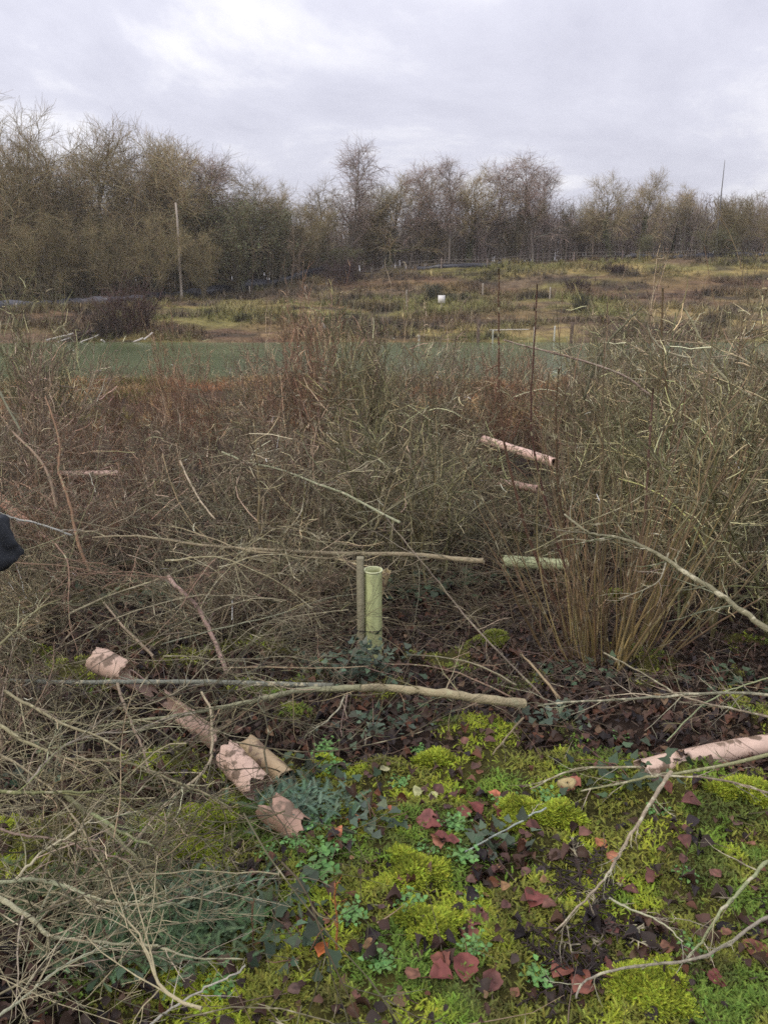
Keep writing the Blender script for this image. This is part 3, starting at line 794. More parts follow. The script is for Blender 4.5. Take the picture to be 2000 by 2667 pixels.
bush_small('leafless_bush', *D(283, 720), 2.6, 2.0, 37.5, (.10, .065, .055), 'reddish-brown rounded leafless bush standing on the far bank left of centre')
bush_small('leafless_bush', *D(235, 715), 1.2, 1.6, 37.0, (.06, .048, .04), 'low dark brown bush at the far water edge among the pale sticks')
bush_small('leafless_bush', *D(932, 665), 1.0, .8, 50, (.10, .10, .07), 'small dark green-brown bush beside the white square sign', n=26)
bush_small('leafless_bush', *D(1252, 690), 1.0, .7, 44, (.09, .09, .06), 'small dark bush on the far bank above the thick brown posts', n=26)
bush_small('leafless_bush', *D(1240, 640), .9, 2.2, 54, (.07, .05, .045), 'low purple-brown spreading bush below the far fence', n=40)
bush_small('leafless_bush', *D(1330, 600), .8, 2.5, 58, (.07, .05, .045), 'low brown spreading bush high on the right of the field', n=40)
bush_small('leafless_bush', *D(740, 620), 2.0, 2.5, 58, (.09, .065, .06), 'brown bush at the lower left corner of the far fence', n=40)
# dark root plate
mb = MB(); c0 = at(*D(183, 712), 37.2); n = 60
dd = norm(rng.normal(0, 1, (n, 3)) * [1.2, .4, .5] + [.5, 0, .15]); P = grow(np.tile(c0 - [0, 0, .25], (n, 1)) + rng.normal(0, .18, (n, 3)) * [1.6, 1, .4], dd, .15 + .4 * rng.random(n), 6, .35, (.05, 0, -.05))
tubes(mb, P, taper(n, 6, .05, .012), 5, vary((.06, .048, .04), n, .4)); tag(mb.build('root_plate', M_tree), 'dark upturned root plate of a felled bush at the far water edge', 'roots')

# ------------------------------------------------------------------ the thicket between the path and the pond
BK = dict(
    thorn=dict(c0=(.25, .205, .115), c1=(.23, .19, .112), ns=11, m1=8, m2=7, m3=2, wob=.15, sp=1.15, trop=(0, 0, -.03), ang=.85, l1=(.26, .36), l2=(.06, .16)),
    arch=dict(c0=(.22, .18, .105), c1=(.25, .205, .122), ns=9, m1=6, m2=11, m3=1, wob=.085, sp=.9, trop=(0, 0, -.02), ang=.65, l1=(.40, .50), l2=(.03, .13)),
    olive=dict(c0=(.20, .175, .085), c1=(.205, .185, .095), ns=12, m1=8, m2=7, m3=2, wob=.11, sp=.7, trop=(0, 0, .02), ang=.6, l1=(.26, .36), l2=(.06, .15)),
    rust=dict(c0=(.26, .135, .085), c1=(.27, .17, .105), ns=17, m1=8, m2=5, m3=2, wob=.08, sp=.75, trop=(0, 0, .03), ang=.5, l1=(.24, .36), l2=(.07, .15)),
    brown=dict(c0=(.22, .16, .105), c1=(.22, .165, .11), ns=13, m1=8, m2=6, m3=2, wob=.11, sp=.9, trop=(0, 0, .01), ang=.6, l1=(.28, .36), l2=(.06, .16)))
def build_bush(kind, seed):
    """a leafless bush about 1 m tall at the origin: stems and their twigs"""
    global rng
    keep = rng; rng = np.random.default_rng(seed); k = BK[kind]
    st = MB(); tw = MB(); n = k['ns']
    b_ = np.zeros((n, 3)); b_[:, :2] = rng.normal(0, .09, (n, 2)); b_[:, 2] = -.05
    a_ = rng.random(n) * 6.28; l_ = k['sp'] * rng.random(n)
    P = grow(b_, np.stack([np.cos(a_) * l_, np.sin(a_) * l_, np.ones(n)], 1), .75 + .4 * rng.random(n), 9, k['wob'] * .8, k['trop']); R = taper(n, 9, .004 + .006 * rng.random(n), .0018)
    tubes(st, P, R, 5, vary(k['c0'], n, .25))
    s, d, pi, t, r = kids(P, R, k['m1'], .1, 1, k['ang']); n1_ = len(s)
    P1 = grow(s, d, (k['l1'][0] + (k['l1'][1]) * rng.random(n1_)) * (1.15 - .5 * t), 7, k['wob'] * 1.3, k['trop']); R1 = taper(n1_, 7, np.minimum(r * .8, .0050), .0019)
    tubes(tw, P1, R1, 3, vary(k['c1'], n1_, .3, .06, .16))
    s, d, pi, t, r = kids(P1, R1, k['m2'], .08, 1, k['ang']); n2_ = len(s)
    P2 = grow(s, d, k['l2'][0] + k['l2'][1] * rng.random(n2_), 5, k['wob'] * 1.8, k['trop']); R2 = taper(n2_, 5, .0024, .0013)
    tubes(tw, P2, R2, 3, vary(k['c1'], n2_, .35, .06, .16))
    s, d, pi, t, r = kids(P2, R2, k['m3'], .1, 1, .9); n3_ = len(s)
    P3 = grow(s, d, .02 + .06 * rng.random(n3_), 3, .25); tubes(tw, P3, taper(n3_, 3, .0016, .0009), 3, vary(k['c1'], n3_, .4, .06, .16))
    rng = keep
    return st, tw
bprotos = {}
def bush(kind, var, X, Y, H, name, label, group, wide=1.0):
    z = float(gh(X, Y)); loc = (X, Y, z); scl = (H * wide, H * wide, H); rz = rng.random() * 6.28
    if (kind, var) not in bprotos:
        r = empty(name, loc, label, 'bush', group, rz, scl); st, tw = build_bush(kind, 500 + var * 13 + len(kind))
        st.build('stems', M_twig, r); tw.build('twigs', M_twig, r); bprotos[(kind, var)] = r
        return r
    r = copy_thing(bprotos[(kind, var)], loc, rz, scl, label, group); r.name = name; return r

def topline(dx_):
    return np.interp(dx_, [-60, 0, 60, 110, 300, 560, 610, 640, 850, 900, 1050, 1300, 1390, 1480, 1700], [760, 820, 880, 915, 920, 905, 860, 830, 820, 850, 860, 830, 790, 770, 760])
GL = 'red-brown bushes filling the left of the thicket'; GC = 'grey-green bushes tangled across the middle of the thicket'; GR = 'tall olive bushes on the right of the thicket'
LAB = {GL: 'red-brown leafless bush, one of many merging into the left of the thicket',
       GC: 'grey-green leafless thorn bush, one of many merging into the middle of the thicket',
       GR: 'olive lichen-dusted leafless bush, one of many merging into the right of the thicket'}
rr = np.random.default_rng(5)
nb = 0
for row, (Y, gap) in enumerate([(4.55, .62), (5.2, .66), (5.9, .70), (6.7, .78), (7.6, .85), (8.6, .95), (9.9, 1.1), (11.4, 1.3), (13.2, 1.6), (15.4, 2.0)]):
    gap *= 1.22; X = -.56 * Y - .4 + gap * rr.random()
    while X < .58 * Y + .5:
        yy = Y + rr.normal(0, .22); xx = X + rr.normal(0, .12); X += gap
        px = 1000 + xx / (yy * 1.0) * F * .97; dx_ = px * 1659 / 2000
        sx, sy = D(dx_, topline(dx_)); g_ = float(gh(xx, yy)); H = at(sx, sy, yy)[2] - g_
        if Y < 5.0 and 640 < dx_ < 1480: continue          # the open floor round the standing tube and the coppice stool
        if Y < 5.6 and 1080 < dx_ < 1480: continue
        if Y < 5.6 and 780 < dx_ < 1100 and rr.random() < .7: continue
        cap_ = 1.25 if dx_ < 1300 else 1.9
        H = min(H, cap_) * rr.uniform(.72, 1.08)
        if Y < 5.6 and dx_ < 640 and rr.random() < .45: continue
        if H < .25: continue
        if Y < 5 and dx_ < 640: H *= .7
        for (x0, x1, yb, YY) in [(1030, 1210, 1000, 8.4), (1060, 1250, 1235, 5.3), (90, 280, 1032, 7.1), (-60, 90, 1140, 5.6)]:
            if x0 - 25 < dx_ < x1 + 25 and yy < YY + .1: H = min(H, .85 * max(.15, at(*D(dx_, yb), yy)[2] - g_))
        if dx_ < 430 + rr.normal(0, 120): g, kinds_ = GL, (['rust', 'brown', 'rust', 'arch'] if Y > 5.5 else ['brown', 'thorn', 'rust'])
        elif dx_ < 1200 + rr.normal(0, 80): g, kinds_ = GC, ['thorn', 'arch', 'brown', 'thorn', 'olive']
        else: g, kinds_ = GR, ['arch', 'olive', 'thorn', 'arch', 'brown']
        kd = kinds_[rr.integers(0, len(kinds_))]
        bush(kd, int(rr.integers(0, 3)), xx, yy, H, 'leafless_bush', LAB[g], g, rr.uniform(.9, 1.25)); nb += 1
# taller individuals standing above the mass
def tall(kind, var, dx_, Y, top, label, wide=.6, name='leafless_bush'):
    if 300 < dx_ < 1300: top -= 45
    sx, sy = D(dx_, top); p = at(sx, sy, Y); return bush(kind, var, p[0], Y, .84 * (p[2] - float(gh(p[0], Y))), name, label, None, wide)
tall('rust', 0, 640, 8.6, 690, 'tall thin red-brown bush rising over the pond left of the middle')
tall('rust', 1, 700, 9.4, 700, 'tall red-brown bush in the middle rising over the far bank beside the thin one')
tall('olive', 0, 770, 8.0, 700, 'tall olive bush rising over the pond in the middle of the thicket', .7)
tall('brown', 0, 850, 8.8, 660, 'tall brown feathery bush over the pond left of the white square sign', .6)
tall('brown', 1, 1010, 9.5, 745, 'low brown bush rising over the pond below the white square sign')
tall('arch', 1, 1390, 6.9, 680, 'tall olive bush rising past the field at the right of the coppice stool', .7)
tall('arch', 1, 1480, 6.6, 690, 'tall lichened thorn bush between two olive bushes at the right', .75)
tall('arch', 2, 1570, 6.8, 610, 'tallest olive bush near the right edge, reaching the far fence line', .8)
tall('arch', 0, 1650, 6.4, 640, 'tall olive bush cut by the right photo edge', .9)
tall('brown', 2, 1430, 7.8, 600, 'tall brown bush with upright stem at the right, in front of the field', .5)
tall('olive', 1, 30, 8.8, 650, 'dark olive bush at the left photo edge in front of the pond', .8)
tall('brown', 0, -10, 7.6, 660, 'brown bush cut by the left photo edge in front of the pond', .8)
tall('rust', 2, 240, 11.5, 770, 'thin red bush poking over the left part of the pond', .6)
tall('rust', 0, 380, 11.0, 755, 'thin red bush poking over the middle of the left pond', .5)
tall('arch', 0, 930, 8.6, 790, 'open arching bush in front of the pond below the white square sign', .9)
tall('arch', 1, 1290, 8.0, 770, 'open arching bush in front of the right end of the pond', .8)
tall('brown', 1, 560, 9.6, 800, 'brown bush rising over the near margin of the pond left of the thin red-brown one', .8)
tall('rust', 1, 1180, 9.8, 800, 'thin red-brown bush behind the two tall dark stems', .7)

for i, (dx_, Y, top) in enumerate([(430, 10.2, 790), (500, 11.0, 765), (590, 9.0, 740), (890, 9.6, 735), (960, 10.6, 760), (1070, 9.0, 770), (1120, 10.2, 745), (1240, 9.2, 750), (1330, 9.8, 730), (1360, 8.4, 700), (310, 11.8, 800), (60, 9.4, 690), (100, 10.2, 745)]):
    kd = ['rust', 'arch', 'brown', 'arch', 'olive'][i % 5]; sx, sy = D(dx_, top); p = at(sx, sy, Y)
    bush(kd, i % 3, p[0], Y, .92 * (p[2] - float(gh(p[0], Y))), 'leafless_bush', 'thin see-through leafless bush, one of a loose row rising in front of the pond', 'thin see-through bushes rising in front of the pond', .62)
# low tangle between the bushes that nobody could separate
def tangle(name, n, xr, yr, hr_, ln, col, label, seed, rad=(.0016, .003), flat=.35, trop=-.03, kids_=5, accept=None):
    global rng
    keep = rng; rng = np.random.default_rng(seed)
    y = yr[0] + (yr[1] - yr[0]) * rng.random(n); u = rng.random(n); x = (xr[0] + (xr[1] - xr[0]) * u) * y
    if accept is not None:
        k = accept(x, y); x, y = x[k], y[k]; n = len(x)
    z = gh(x, y) + hr_[0] + (hr_[1] - hr_[0]) * rng.random(n) ** 1.3
    a = rng.random(n) * 6.28
    d = np.stack([np.cos(a), np.sin(a) * .8, rng.normal(.06, flat, n)], 1); l_ = ln[0] + (ln[1] - ln[0]) * rng.random(n)
    P = grow(np.stack([x, y, z], 1), d, l_, 9, .13, (0, 0, trop)); P[:, :, 2] = np.maximum(P[:, :, 2], gh(P[:, :, 0], P[:, :, 1]) + .004)
    R = taper(n, 9, rng.uniform(rad[0], rad[1], n), rad[0] * .5)
    mb = MB(); tubes(mb, P, R, 4, vary(col, n, .35))
    s, dd, pi, t, r = kids(P, R, kids_, .15, 1, .7); P1 = grow(s, dd, l_[pi] * .28 * (.4 + rng.random(len(s))), 5, .16); R1 = taper(len(s), 5, np.minimum(r * .8, .0020), .0009)
    tubes(mb, P1, R1, 3, vary(col, len(s), .4))
    s, dd, pi, t, r = kids(P1, R1, 2, .2, 1, .7); P2 = grow(s, dd, .03 + .06 * rng.random(len(s)), 3, .16)
    tubes(mb, P2, taper(len(s), 3, .0011, .0006), 3, vary(col, len(s), .4))
    rng = keep
    tag(mb.build(name, M_twig), label, 'brushwood', kind='stuff')
tangle('brushwood', 150, (-.60, -.13), (1.25, 4.0), (.03, .50), (.35, 1.0), (.12, .105, .058), 'dense tangle of fine grey-green cut twigs in the left foreground', 301, rad=(.0013, .0034), kids_=7,
       accept=lambda x, y: x < -.10 - .19 * (y - 1.2) + .15 * fbm(x, y, .5, 2, 1))
tangle('brushwood', 600, (-.6, .6), (4.3, 7.5), (.05, .6), (.5, 1.2), (.21, .19, .12), 'low tangle of grey-green twigs filling the gaps of the thicket', 302, flat=.5, kids_=6, accept=lambda x, y: ~((y < 5.3) & (x > -.25) & (x < 1.9)))
tangle('brushwood', 190, (-.14, .32), (4.15, 5.6), (.02, .38), (.35, .9), (.17, .14, .085), 'low brown-green twig tangle round the back of the standing green tube', 304, flat=.4, kids_=6)
tangle('brushwood', 160, (-.1, .52), (2.9, 4.4), (.01, .14), (.2, .7), (.13, .10, .07), 'sparse thin brown twigs lying over the litter round the coppice stool', 303, flat=.12, kids_=3, rad=(.001, .002))

GF = 'felled thorn branches heaped in the left foreground'; GM = 'felled thorn branches laid behind the level white stem'
ff = np.random.default_rng(17)
for i in range(17):
    if i < 6: Y = 1.7 + 1.9 * ff.random(); X = -.40 * Y - .12 - (.22 * Y) * ff.random(); lab, g_ = 'felled leafless thorn branch lying in the brushwood heap of the left foreground', GF; S_ = ff.uniform(.5, .8)
    else: Y = 3.7 + 1.1 * ff.random(); X = -.08 * Y - .48 * Y * ff.random(); X = X if not -.42 * Y < X < -.26 * Y else X - .2 * Y; lab, g_ = 'felled leafless thorn branch laid low behind the level white stem at left', GM; S_ = ff.uniform(.6, .9)
    kd = ['arch', 'thorn', 'brown'][i % 3]; r = copy_thing(bprotos[(kd, int(ff.integers(0, 3)))], (X, Y, float(gh(X, Y)) + ff.uniform(.05, .22)), 0, (S_ * .72,) * 3, lab, g_)
    r.rotation_euler = (ff.normal(0, .2), math.radians(ff.uniform(68, 92)), ff.random() * 6.28); r.name = 'felled_branch'; r['category'] = 'branch'
# ------------------------------------------------------------------ coppice stool on the right
base = on(*D(1305, 1425))
root = empty('coppice_stool', tuple(base), 'many-stemmed coppice stool with yellow-olive stems fanning up from one base', 'coppice')
g0 = np.random.default_rng(9); keep = rng; rng = g0
mb = MB(); n = 96
a_ = rng.random(n) * 6.28; sp = rng.random(n) ** 1.15
b_ = np.stack([np.cos(a_) * (.05 + .22 * sp), np.sin(a_) * (.04 + .14 * sp), -.04 + 0 * sp], 1) + rng.normal(0, .03, (n, 3)) * [1, 1, 0]
d_ = np.stack([np.cos(a_) * .85 * sp, np.sin(a_) * .55 * sp, np.ones(n)], 1) + rng.normal(0, .07, (n, 3))
ln = .45 + .60 * rng.random(n) ** 1.2; ln[:38] = .95 + 1.05 * rng.random(38)
P = grow(b_, d_, ln, 10, .055, (0, 0, .03)); R = taper(n, 10, .0034 + .0052 * rng.random(n) ** 1.3, .0014)
tt = np.linspace(0, 1, 10)[None, :, None]
c0 = vary((.25, .19, .08), n, .4)[:, None, :]; c1 = vary((.12, .085, .055), n, .3)[:, None, :]
cc = c0 * (1 - tt) + c1 * tt
# 99 stems are built one by one, the rest are fine shoots
order = np.argsort(-R[:, 0])
for i in order[:60]:
    m1_ = MB(); tubes(m1_, P[i:i + 1], R[i:i + 1], 6, cc[i:i + 1]); m1_.build('stem', M_twig, root)
m1_ = MB(); o_ = order[60:]; tubes(m1_, P[o_], R[o_], 5, cc[o_])
s, dd, pi, t, r = kids(P, R, 5, .35, 1, .45); P1 = grow(s, dd, .12 + .22 * rng.random(len(s)), 5, .08, (0, 0, .05)); tubes(m1_, P1, taper(len(s), 5, .0020, .0011), 3, vary((.22, .15, .085), len(s), .3))
o = m1_.build('fine_shoots', M_twig, root); o['kind'] = 'stuff'
m1_ = MB(); V = []; k = 0
TVs = [(0, 0, .03)]
for j in range(3):
    for i in range(14):
        a = i / 14 * 6.28; rr_ = [.10, .19, .27][j] * (1 + .25 * math.sin(3 * a + 1) + .1 * math.sin(7 * a)); TVs.append((math.cos(a) * rr_, math.sin(a) * rr_ * .8, [.05, .02, -.07][j] + .02 * math.sin(5 * a + j)))
T_ = [(0, 1 + i, 1 + (i + 1) % 14) for i in range(14)]; Q_ = [(1 + j * 14 + i, 1 + (j + 1) * 14 + i, 1 + (j + 1) * 14 + (i + 1) % 14, 1 + j * 14 + (i + 1) % 14) for j in range(2) for i in range(14)]
m1_.add(TVs, Q_, T_, (.07, .05, .035)); m1_.build('stump', M_wood, root, smooth=True)
rng = keep

# ------------------------------------------------------------------ single branches seen in the photograph
def catmull(P, m=6):
    P = np.asarray(P, float); Q = np.concatenate([[2 * P[0] - P[1]], P, [2 * P[-1] - P[-2]]]); o = []
    for i in range(1, len(Q) - 2):
        for k in range(m):
            t = k / m; a, b, c, d = Q[i - 1], Q[i], Q[i + 1], Q[i + 2]
            o.append(.5 * ((2 * b) + (-a + c) * t + (2 * a - 5 * b + 4 * c - d) * t * t + (-a + 3 * b - 3 * c + d) * t ** 3))
    o.append(P[-1]); return np.array(o)
def branch(pts, w0, w1, h0, h1, label, mat=None, col=(.28, .26, .17), nt_=14, tl=.22, name='fallen_branch', Y=None, cat='branch'):
    """pts in pixels of the 2000x2667 photograph; w0, w1 apparent widths there; h0, h1 heights above the ground"""
    mat = mat or M_bark
    pts = catmull(pts, 4); n = len(pts); W = []
    for i, (x, y) in enumerate(pts):
        t = i / (n - 1)
        if Y is None: W.append(on(x, y, h0 + (h1 - h0) * t))
        else: W.append(at(x, y, Y[0] + (Y[1] - Y[0]) * t))
    W = np.array(W)
    # depth may not jump about from point to point
    for _ in range(5): W[1:-1] = .5 * W[1:-1] + .25 * (W[:-2] + W[2:])
    W[1:-1] += rng.normal(0, .0015, (n - 2, 3))
    dist = np.linalg.norm(W - [0, 0, CAMZ], axis=1); wd = np.linspace(w0, w1, n) * dist / F * .5 * (1.0 if w0 > 12 else .95)
    wd = np.maximum(wd, .0009) * (1 + .14 * np.sin(np.arange(n) * 2.3) * np.sin(np.arange(n) * .9 + len(label)))
    o0 = W[0].copy(); root = empty(name, tuple(o0), label, cat)
    mb = MB(); tubes(mb, (W - o0)[None], wd[None], 8, vary(col, 1, .12), cap=True); mb.build('stem', mat, root, smooth=True)
    if nt_:
        s, d, pi, t, r = kids((W - o0)[None], wd[None], nt_, .12, .98, .75)
        d[:, 2] *= .5
        P1 = grow(s, d, tl * (.35 + .9 * rng.random(len(s))), 6, .12); R1 = taper(len(s), 6, np.minimum(r * .55, .0028), .0007)
        s, d, pi, t, r = kids(P1, R1, 3, .15, 1, .75); P2 = grow(s, d, tl * .3 * (.3 + rng.random(len(s))), 4, .15); R2 = taper(len(s), 4, np.minimum(r * .7, .0014), .0006)
        for j in range(len(P1)):
            m2 = MB(); cj = vary(col, 1, .25)[0]; tubes(m2, P1[j:j + 1], R1[j:j + 1], 4, cj); q = np.where(pi == j)[0]
            tubes(m2, P2[q], R2[q], 3, cj); m2.build('twig', mat, root)
    return root
tan = (.34, .285, .17); pal = (.44, .38, .26); gg = (.31, .27, .16); pink = (.34, .25, .20); lic = (.31, .275, .18)
BR = [
 ([(940, 1792), (1000, 1790), (1090, 1799), (1181, 1808), (1271, 1823), (1362, 1832)][::-1], 25, 19, .12, .22, 'thick tan laid stem right of the ivy, its cut end towards the coppice stool', M_bark, tan, 8, .3),
 ([(940, 1790), (856, 1793), (771, 1799), (711, 1814), (633, 1832), (560, 1844), (500, 1859), (362, 1877), (250, 1893)], 17, 6, .22, .16, 'curving tan laid stem running left from the ivy to the brush', M_bark, tan, 16, .3),
 ([(870, 1786), (693, 1781), (578, 1776), (422, 1776), (337, 1775), (223, 1778), (90, 1775), (-20, 1772)], 14, 9, .18, .22, 'straight white-patched stem lying level across the left, over the pink tube', M_lich, (.26, .25, .20), 14, .3),
 ([(1260, 1460), (1199, 1458), (1100, 1445), (1000, 1442), (844, 1442), (723, 1433), (639, 1430), (543, 1421), (470, 1412), (362, 1394), (241, 1400)], 15, 4, .45, .52, 'long level branch passing just above the standing green tube', M_bark, (.33, .29, .19), 22, .3),
 ([(940, 1440), (844, 1458), (741, 1442), (615, 1430), (573, 1406), (446, 1370)], 6, 3, .5, .55, 'thin branch running just beneath the long level one, left of the green tube', M_bark, gg, 14, .25),
 ([(181, 1600), (253, 1563), (374, 1521), (422, 1506), (482, 1479), (530, 1461), (549, 1436)], 6, 3, .4, .5, 'thin pale twig curving up rightwards to the long level branch', M_bark, gg, 12, .2),
 ([(590, 1750), (561, 1672), (536, 1623), (518, 1581), (476, 1545), (440, 1503)], 12, 11, .1, .45, 'pinkish grey broken stick leaning up left of the green tube', M_bark, pink, 3, .2),
 ([(400, 1710), (356, 1665), (307, 1617), (271, 1569)], 8, 5, .12, .3, 'brown stick leaning just left of the pinkish grey broken one', M_bark, gg, 6, .2),
 ([(422, 1678), (603, 1629), (741, 1599), (844, 1557), (928, 1548)], 4, 3, .25, .3, 'fine pale twig rising rightwards to the stake of the green tube', M_bark, gg, 8, .15),
 ([(579, 1177), (639, 1204), (723, 1219), (802, 1250), (838, 1265), (904, 1286), (964, 1322), (1040, 1360)], 5, 7, .9, .8, 'long pale lichened branch arching down across the middle of the thicket', M_lich, lic, 22, .25),
 ([(838, 1265), (796, 1270), (790, 1334), (741, 1388)], 5, 3, .75, .65, 'hooked pale twig hanging from the long arching branch', M_lich, lic, 5, .12),
 ([(470, 1201), (500, 1268), (530, 1316), (561, 1352)], 5, 4, .8, .65, 'short pale stick slanting down in the red-brown part of the thicket', M_bark, pal, 3, .15),
 # tangle at the left
 ([(0, 1889), (60, 1929), (108, 1947), (145, 1968), (199, 1980), (301, 1980), (374, 1998), (422, 2022), (488, 2049), (542, 2070), (603, 2106)], 9, 5, .36, .18, 'long grey-green branch from the left edge ending by the lowest pink tube', M_bark, gg, 18, .25),
 ([(524, 1799), (548, 1841), (554, 1901), (551, 1974), (524, 2016), (488, 2049), (422, 2100), (374, 2167), (320, 2215)], 6, 9, .22, .20, 'bowed grey branch curving down over the pink tubes to lower left', M_bark, pal, 10, .2),
 ([(72, 2040), (120, 1986), (163, 1944), (211, 1925), (265, 1910), (350, 1907), (386, 1889), (452, 1865), (510, 1857)], 7, 4, .4, .25, 'pale branch arching up from the lower left over the dark brush', M_bark, pal, 12, .22),
 ([(12, 1799), (60, 1829), (120, 1859), (181, 1895), (253, 1913), (330, 1960)], 8, 5, .42, .35, 'straight grey-green branch slanting from the left edge under the level white stem', M_bark, gg, 12, .25),
 ([(163, 2064), (205, 2100), (253, 2136), (300, 2180), (362, 2242), (410, 2302), (446, 2350)], 13, 6, .34, .12, 'thick mossy branch slanting down rightwards in the left foreground', M_bark, (.25, .24, .13), 12, .25),
 ([(240, 2120), (290, 2150), (330, 2175), (380, 2200), (440, 2212)], 10, 4, .32, .25, 'mossy fork beside the thick slanting branch', M_bark, (.25, .24, .13), 6, .2),
 ([(-20, 2306), (48, 2290), (108, 2293), (169, 2305), (223, 2332), (289, 2353), (362, 2356), (422, 2360), (482, 2350), (542, 2326), (597, 2299)], 11, 5, .30, .12, 'smooth pale branch humping up then sagging across the lower left', M_bark, pal, 10, .22),
 ([(-20, 2330), (48, 2368), (84, 2392), (127, 2435), (139, 2444), (229, 2450), (313, 2459), (416, 2462), (458, 2486), (530, 2496), (633, 2498)], 12, 3, .30, .08, 'pale branch with a sharp bend crossing the bottom left', M_bark, pal, 10, .2),
 ([(127, 2435), (125, 2480), (124, 2520)], 9, 4, .25, .12, 'short pale fork hanging from the sharp bend at bottom left', M_bark, pal, 2, .1),
 ([(42, 2290), (78, 2248), (120, 2212), (169, 2188), (241, 2133)], 7, 4, .35, .38, 'pale twig rising rightwards from the humped branch', M_bark, pal, 8, .18),
 ([(-10, 2155), (48, 2176), (157, 2185), (211, 2206), (289, 2224), (344, 2248)], 6, 4, .38, .25, 'thin pale branch level across the lower left brush', M_bark, gg, 10, .2),
 ([(-10, 2650), (36, 2622), (90, 2573), (139, 2537), (199, 2495), (283, 2462)], 7, 4, .28, .22, 'slender pale branch rising from the bottom left corner', M_bark, pal, 10, .18),
 ([(380, 2680), (434, 2634), (482, 2604), (524, 2579), (573, 2555), (627, 2531), (639, 2513)], 6, 4, .12, .1, 'white-grey twig curving over the moss at the bottom, left of centre', M_bark, (.48, .44, .34), 3, .1),
 ([(307, 1781), (325, 1841), (350, 1901), (368, 1935), (390, 2010)], 8, 5, .3, .35, 'grey-green stick hanging down from the level white stem', M_bark, gg, 6, .2),
 ([(-10, 2060), (90, 2066), (160, 2060), (250, 2066), (330, 2040)], 9, 4, .42, .35, 'mossy yellow-green branch level at the left edge', M_bark, (.26, .25, .10), 10, .2),
 ([(-10, 1690), (40, 1640), (90, 1590), (160, 1560)], 6, 3, .5, .55, 'grey twig rising from the left edge above the level white stem', M_bark, gg, 8, .2),
 ([(-10, 1960), (80, 2010), (170, 2090), (240, 2200), (280, 2290)], 6, 4, .42, .22, 'thin curved branch dropping from the left edge through the tangle', M_bark, gg, 10, .22),
 # right foreground
 ([(1380, 2055), (1440, 2025), (1500, 2001), (1560, 1998), (1669, 1998)][::-1], 6, 4, .16, .06, 'pale twig arching along the near side of the right pink tube', M_lich, lic, 5, .12),
 ([(2020, 1960), (1856, 2001), (1723, 2019), (1651, 2031), (1573, 2050), (1512, 2061)], 9, 4, .2, .05, 'pale lichened branch lying in front of the right pink tube', M_lich, lic, 8, .14),
 ([(1747, 2010), (1705, 2068), (1669, 2134), (1633, 2187), (1603, 2242), (1573, 2290), (1524, 2344), (1446, 2423)], 11, 4, .2, .06, 'crusty lichened branch slanting down left through the right foreground moss', M_lich, (.34, .30, .20), 14, .10),
 ([(1211, 2218), (1283, 2182), (1362, 2134), (1422, 2104)], 4, 5, .04, .08, 'thin white twig lying on the moss near the centre', M_lich, (.4, .38, .3), 2, .06),
 ([(2020, 2225), (1958, 2278), (1922, 2326), (1880, 2368), (1850, 2411), (1826, 2453), (1790, 2495)], 9, 5, .22, .06, 'pale lichened branch slanting in from the right edge over the moss', M_lich, (.35, .31, .21), 8, .12),
 ([(2020, 2380), (1964, 2405), (1892, 2459), (1826, 2495), (1753, 2507), (1663, 2516), (1579, 2531), (1512, 2561), (1500, 2600)], 8, 5, .16, .05, 'long curved pale twig near the bottom right ending in a hook', M_lich, (.38, .35, .24), 6, .1),
 ([(1585, 2338), (1627, 2362), (1687, 2386), (1741, 2417), (1778, 2453)], 6, 3, .07, .06, 'short lichened twig crossing down right between the two slanting branches', M_lich, (.40, .36, .26), 6, .06),
 ([(1720, 2020), (1856, 2025), (1934, 2044), (2010, 2068)], 5, 6, .16, .16, 'thin pale twig arching right from the forked joint near the right pink tube', M_lich, lic, 5, .12),
 # right middle
 ([(2020, 1812), (1950, 1806), (1850, 1805), (1723, 1815), (1630, 1820), (1500, 1828), (1400, 1838)], 8, 5, .25, .22, 'level white-lichened branch entering from the right edge below the coppice stool', M_lich, (.34, .30, .21), 14, .2),
 ([(2020, 1872), (1920, 1850), (1830, 1830), (1780, 1815)], 6, 4, .22, .25, 'thin branch forking down right from the level white-lichened one', M_lich, lic, 8, .2),
 ([(2020, 1760), (1950, 1780), (1890, 1800), (1820, 1840), (1735, 1930)], 4, 3, .3, .1, 'fine twig dropping left from the right edge to the litter', M_bark, gg, 6, .15),
 ([(1355, 1700), (1400, 1750), (1458, 1820)], 5, 7, .25, .08, 'thin straight shoot leaning left out of the cut end of the thick tan stem', M_bark, (.3, .25, .16), 2, .15),
 ([(1000, 1340), (1060, 1420), (1130, 1500), (1190, 1580), (1260, 1660), (1330, 1730), (1400, 1800)], 3, 6, .9, .08, 'long straight thin stem slanting down right from the thicket to the cut stem', M_bark, (.3, .25, .17), 8, .15),
 ([(1572, 1700), (1640, 1735), (1700, 1770), (1772, 1815)], 4, 4, .12, .2, 'pale wiry twig in front of the foot of the coppice stool', M_lich, lic, 4, .1),
 ([(1362, 1870), (1320, 1917), (1283, 1965)], 6, 4, .06, .02, 'forked tan stub pointing down left below the cut end', M_bark, tan, 2, .08),
 ([(1000, 1728), (1090, 1732), (1170, 1745), (1250, 1775), (1330, 1815)], 3, 5, .22, .1, 'thin reddish shoot bowed over behind the thick tan stem', M_bark, (.32, .22, .16), 3, .15),
 ([(1060, 1705), (1160, 1712), (1260, 1735), (1345, 1785)], 3, 5, .24, .1, 'upper of the thin shoots bowed over behind the thick tan stem', M_bark, (.34, .25, .17), 3, .15),
 ([(560, 1740), (700, 1736), (850, 1742), (960, 1735)], 4, 3, .25, .25, 'straight reddish shoot lying above the tan stem left of the ivy', M_bark, (.32, .23, .16), 5, .15),
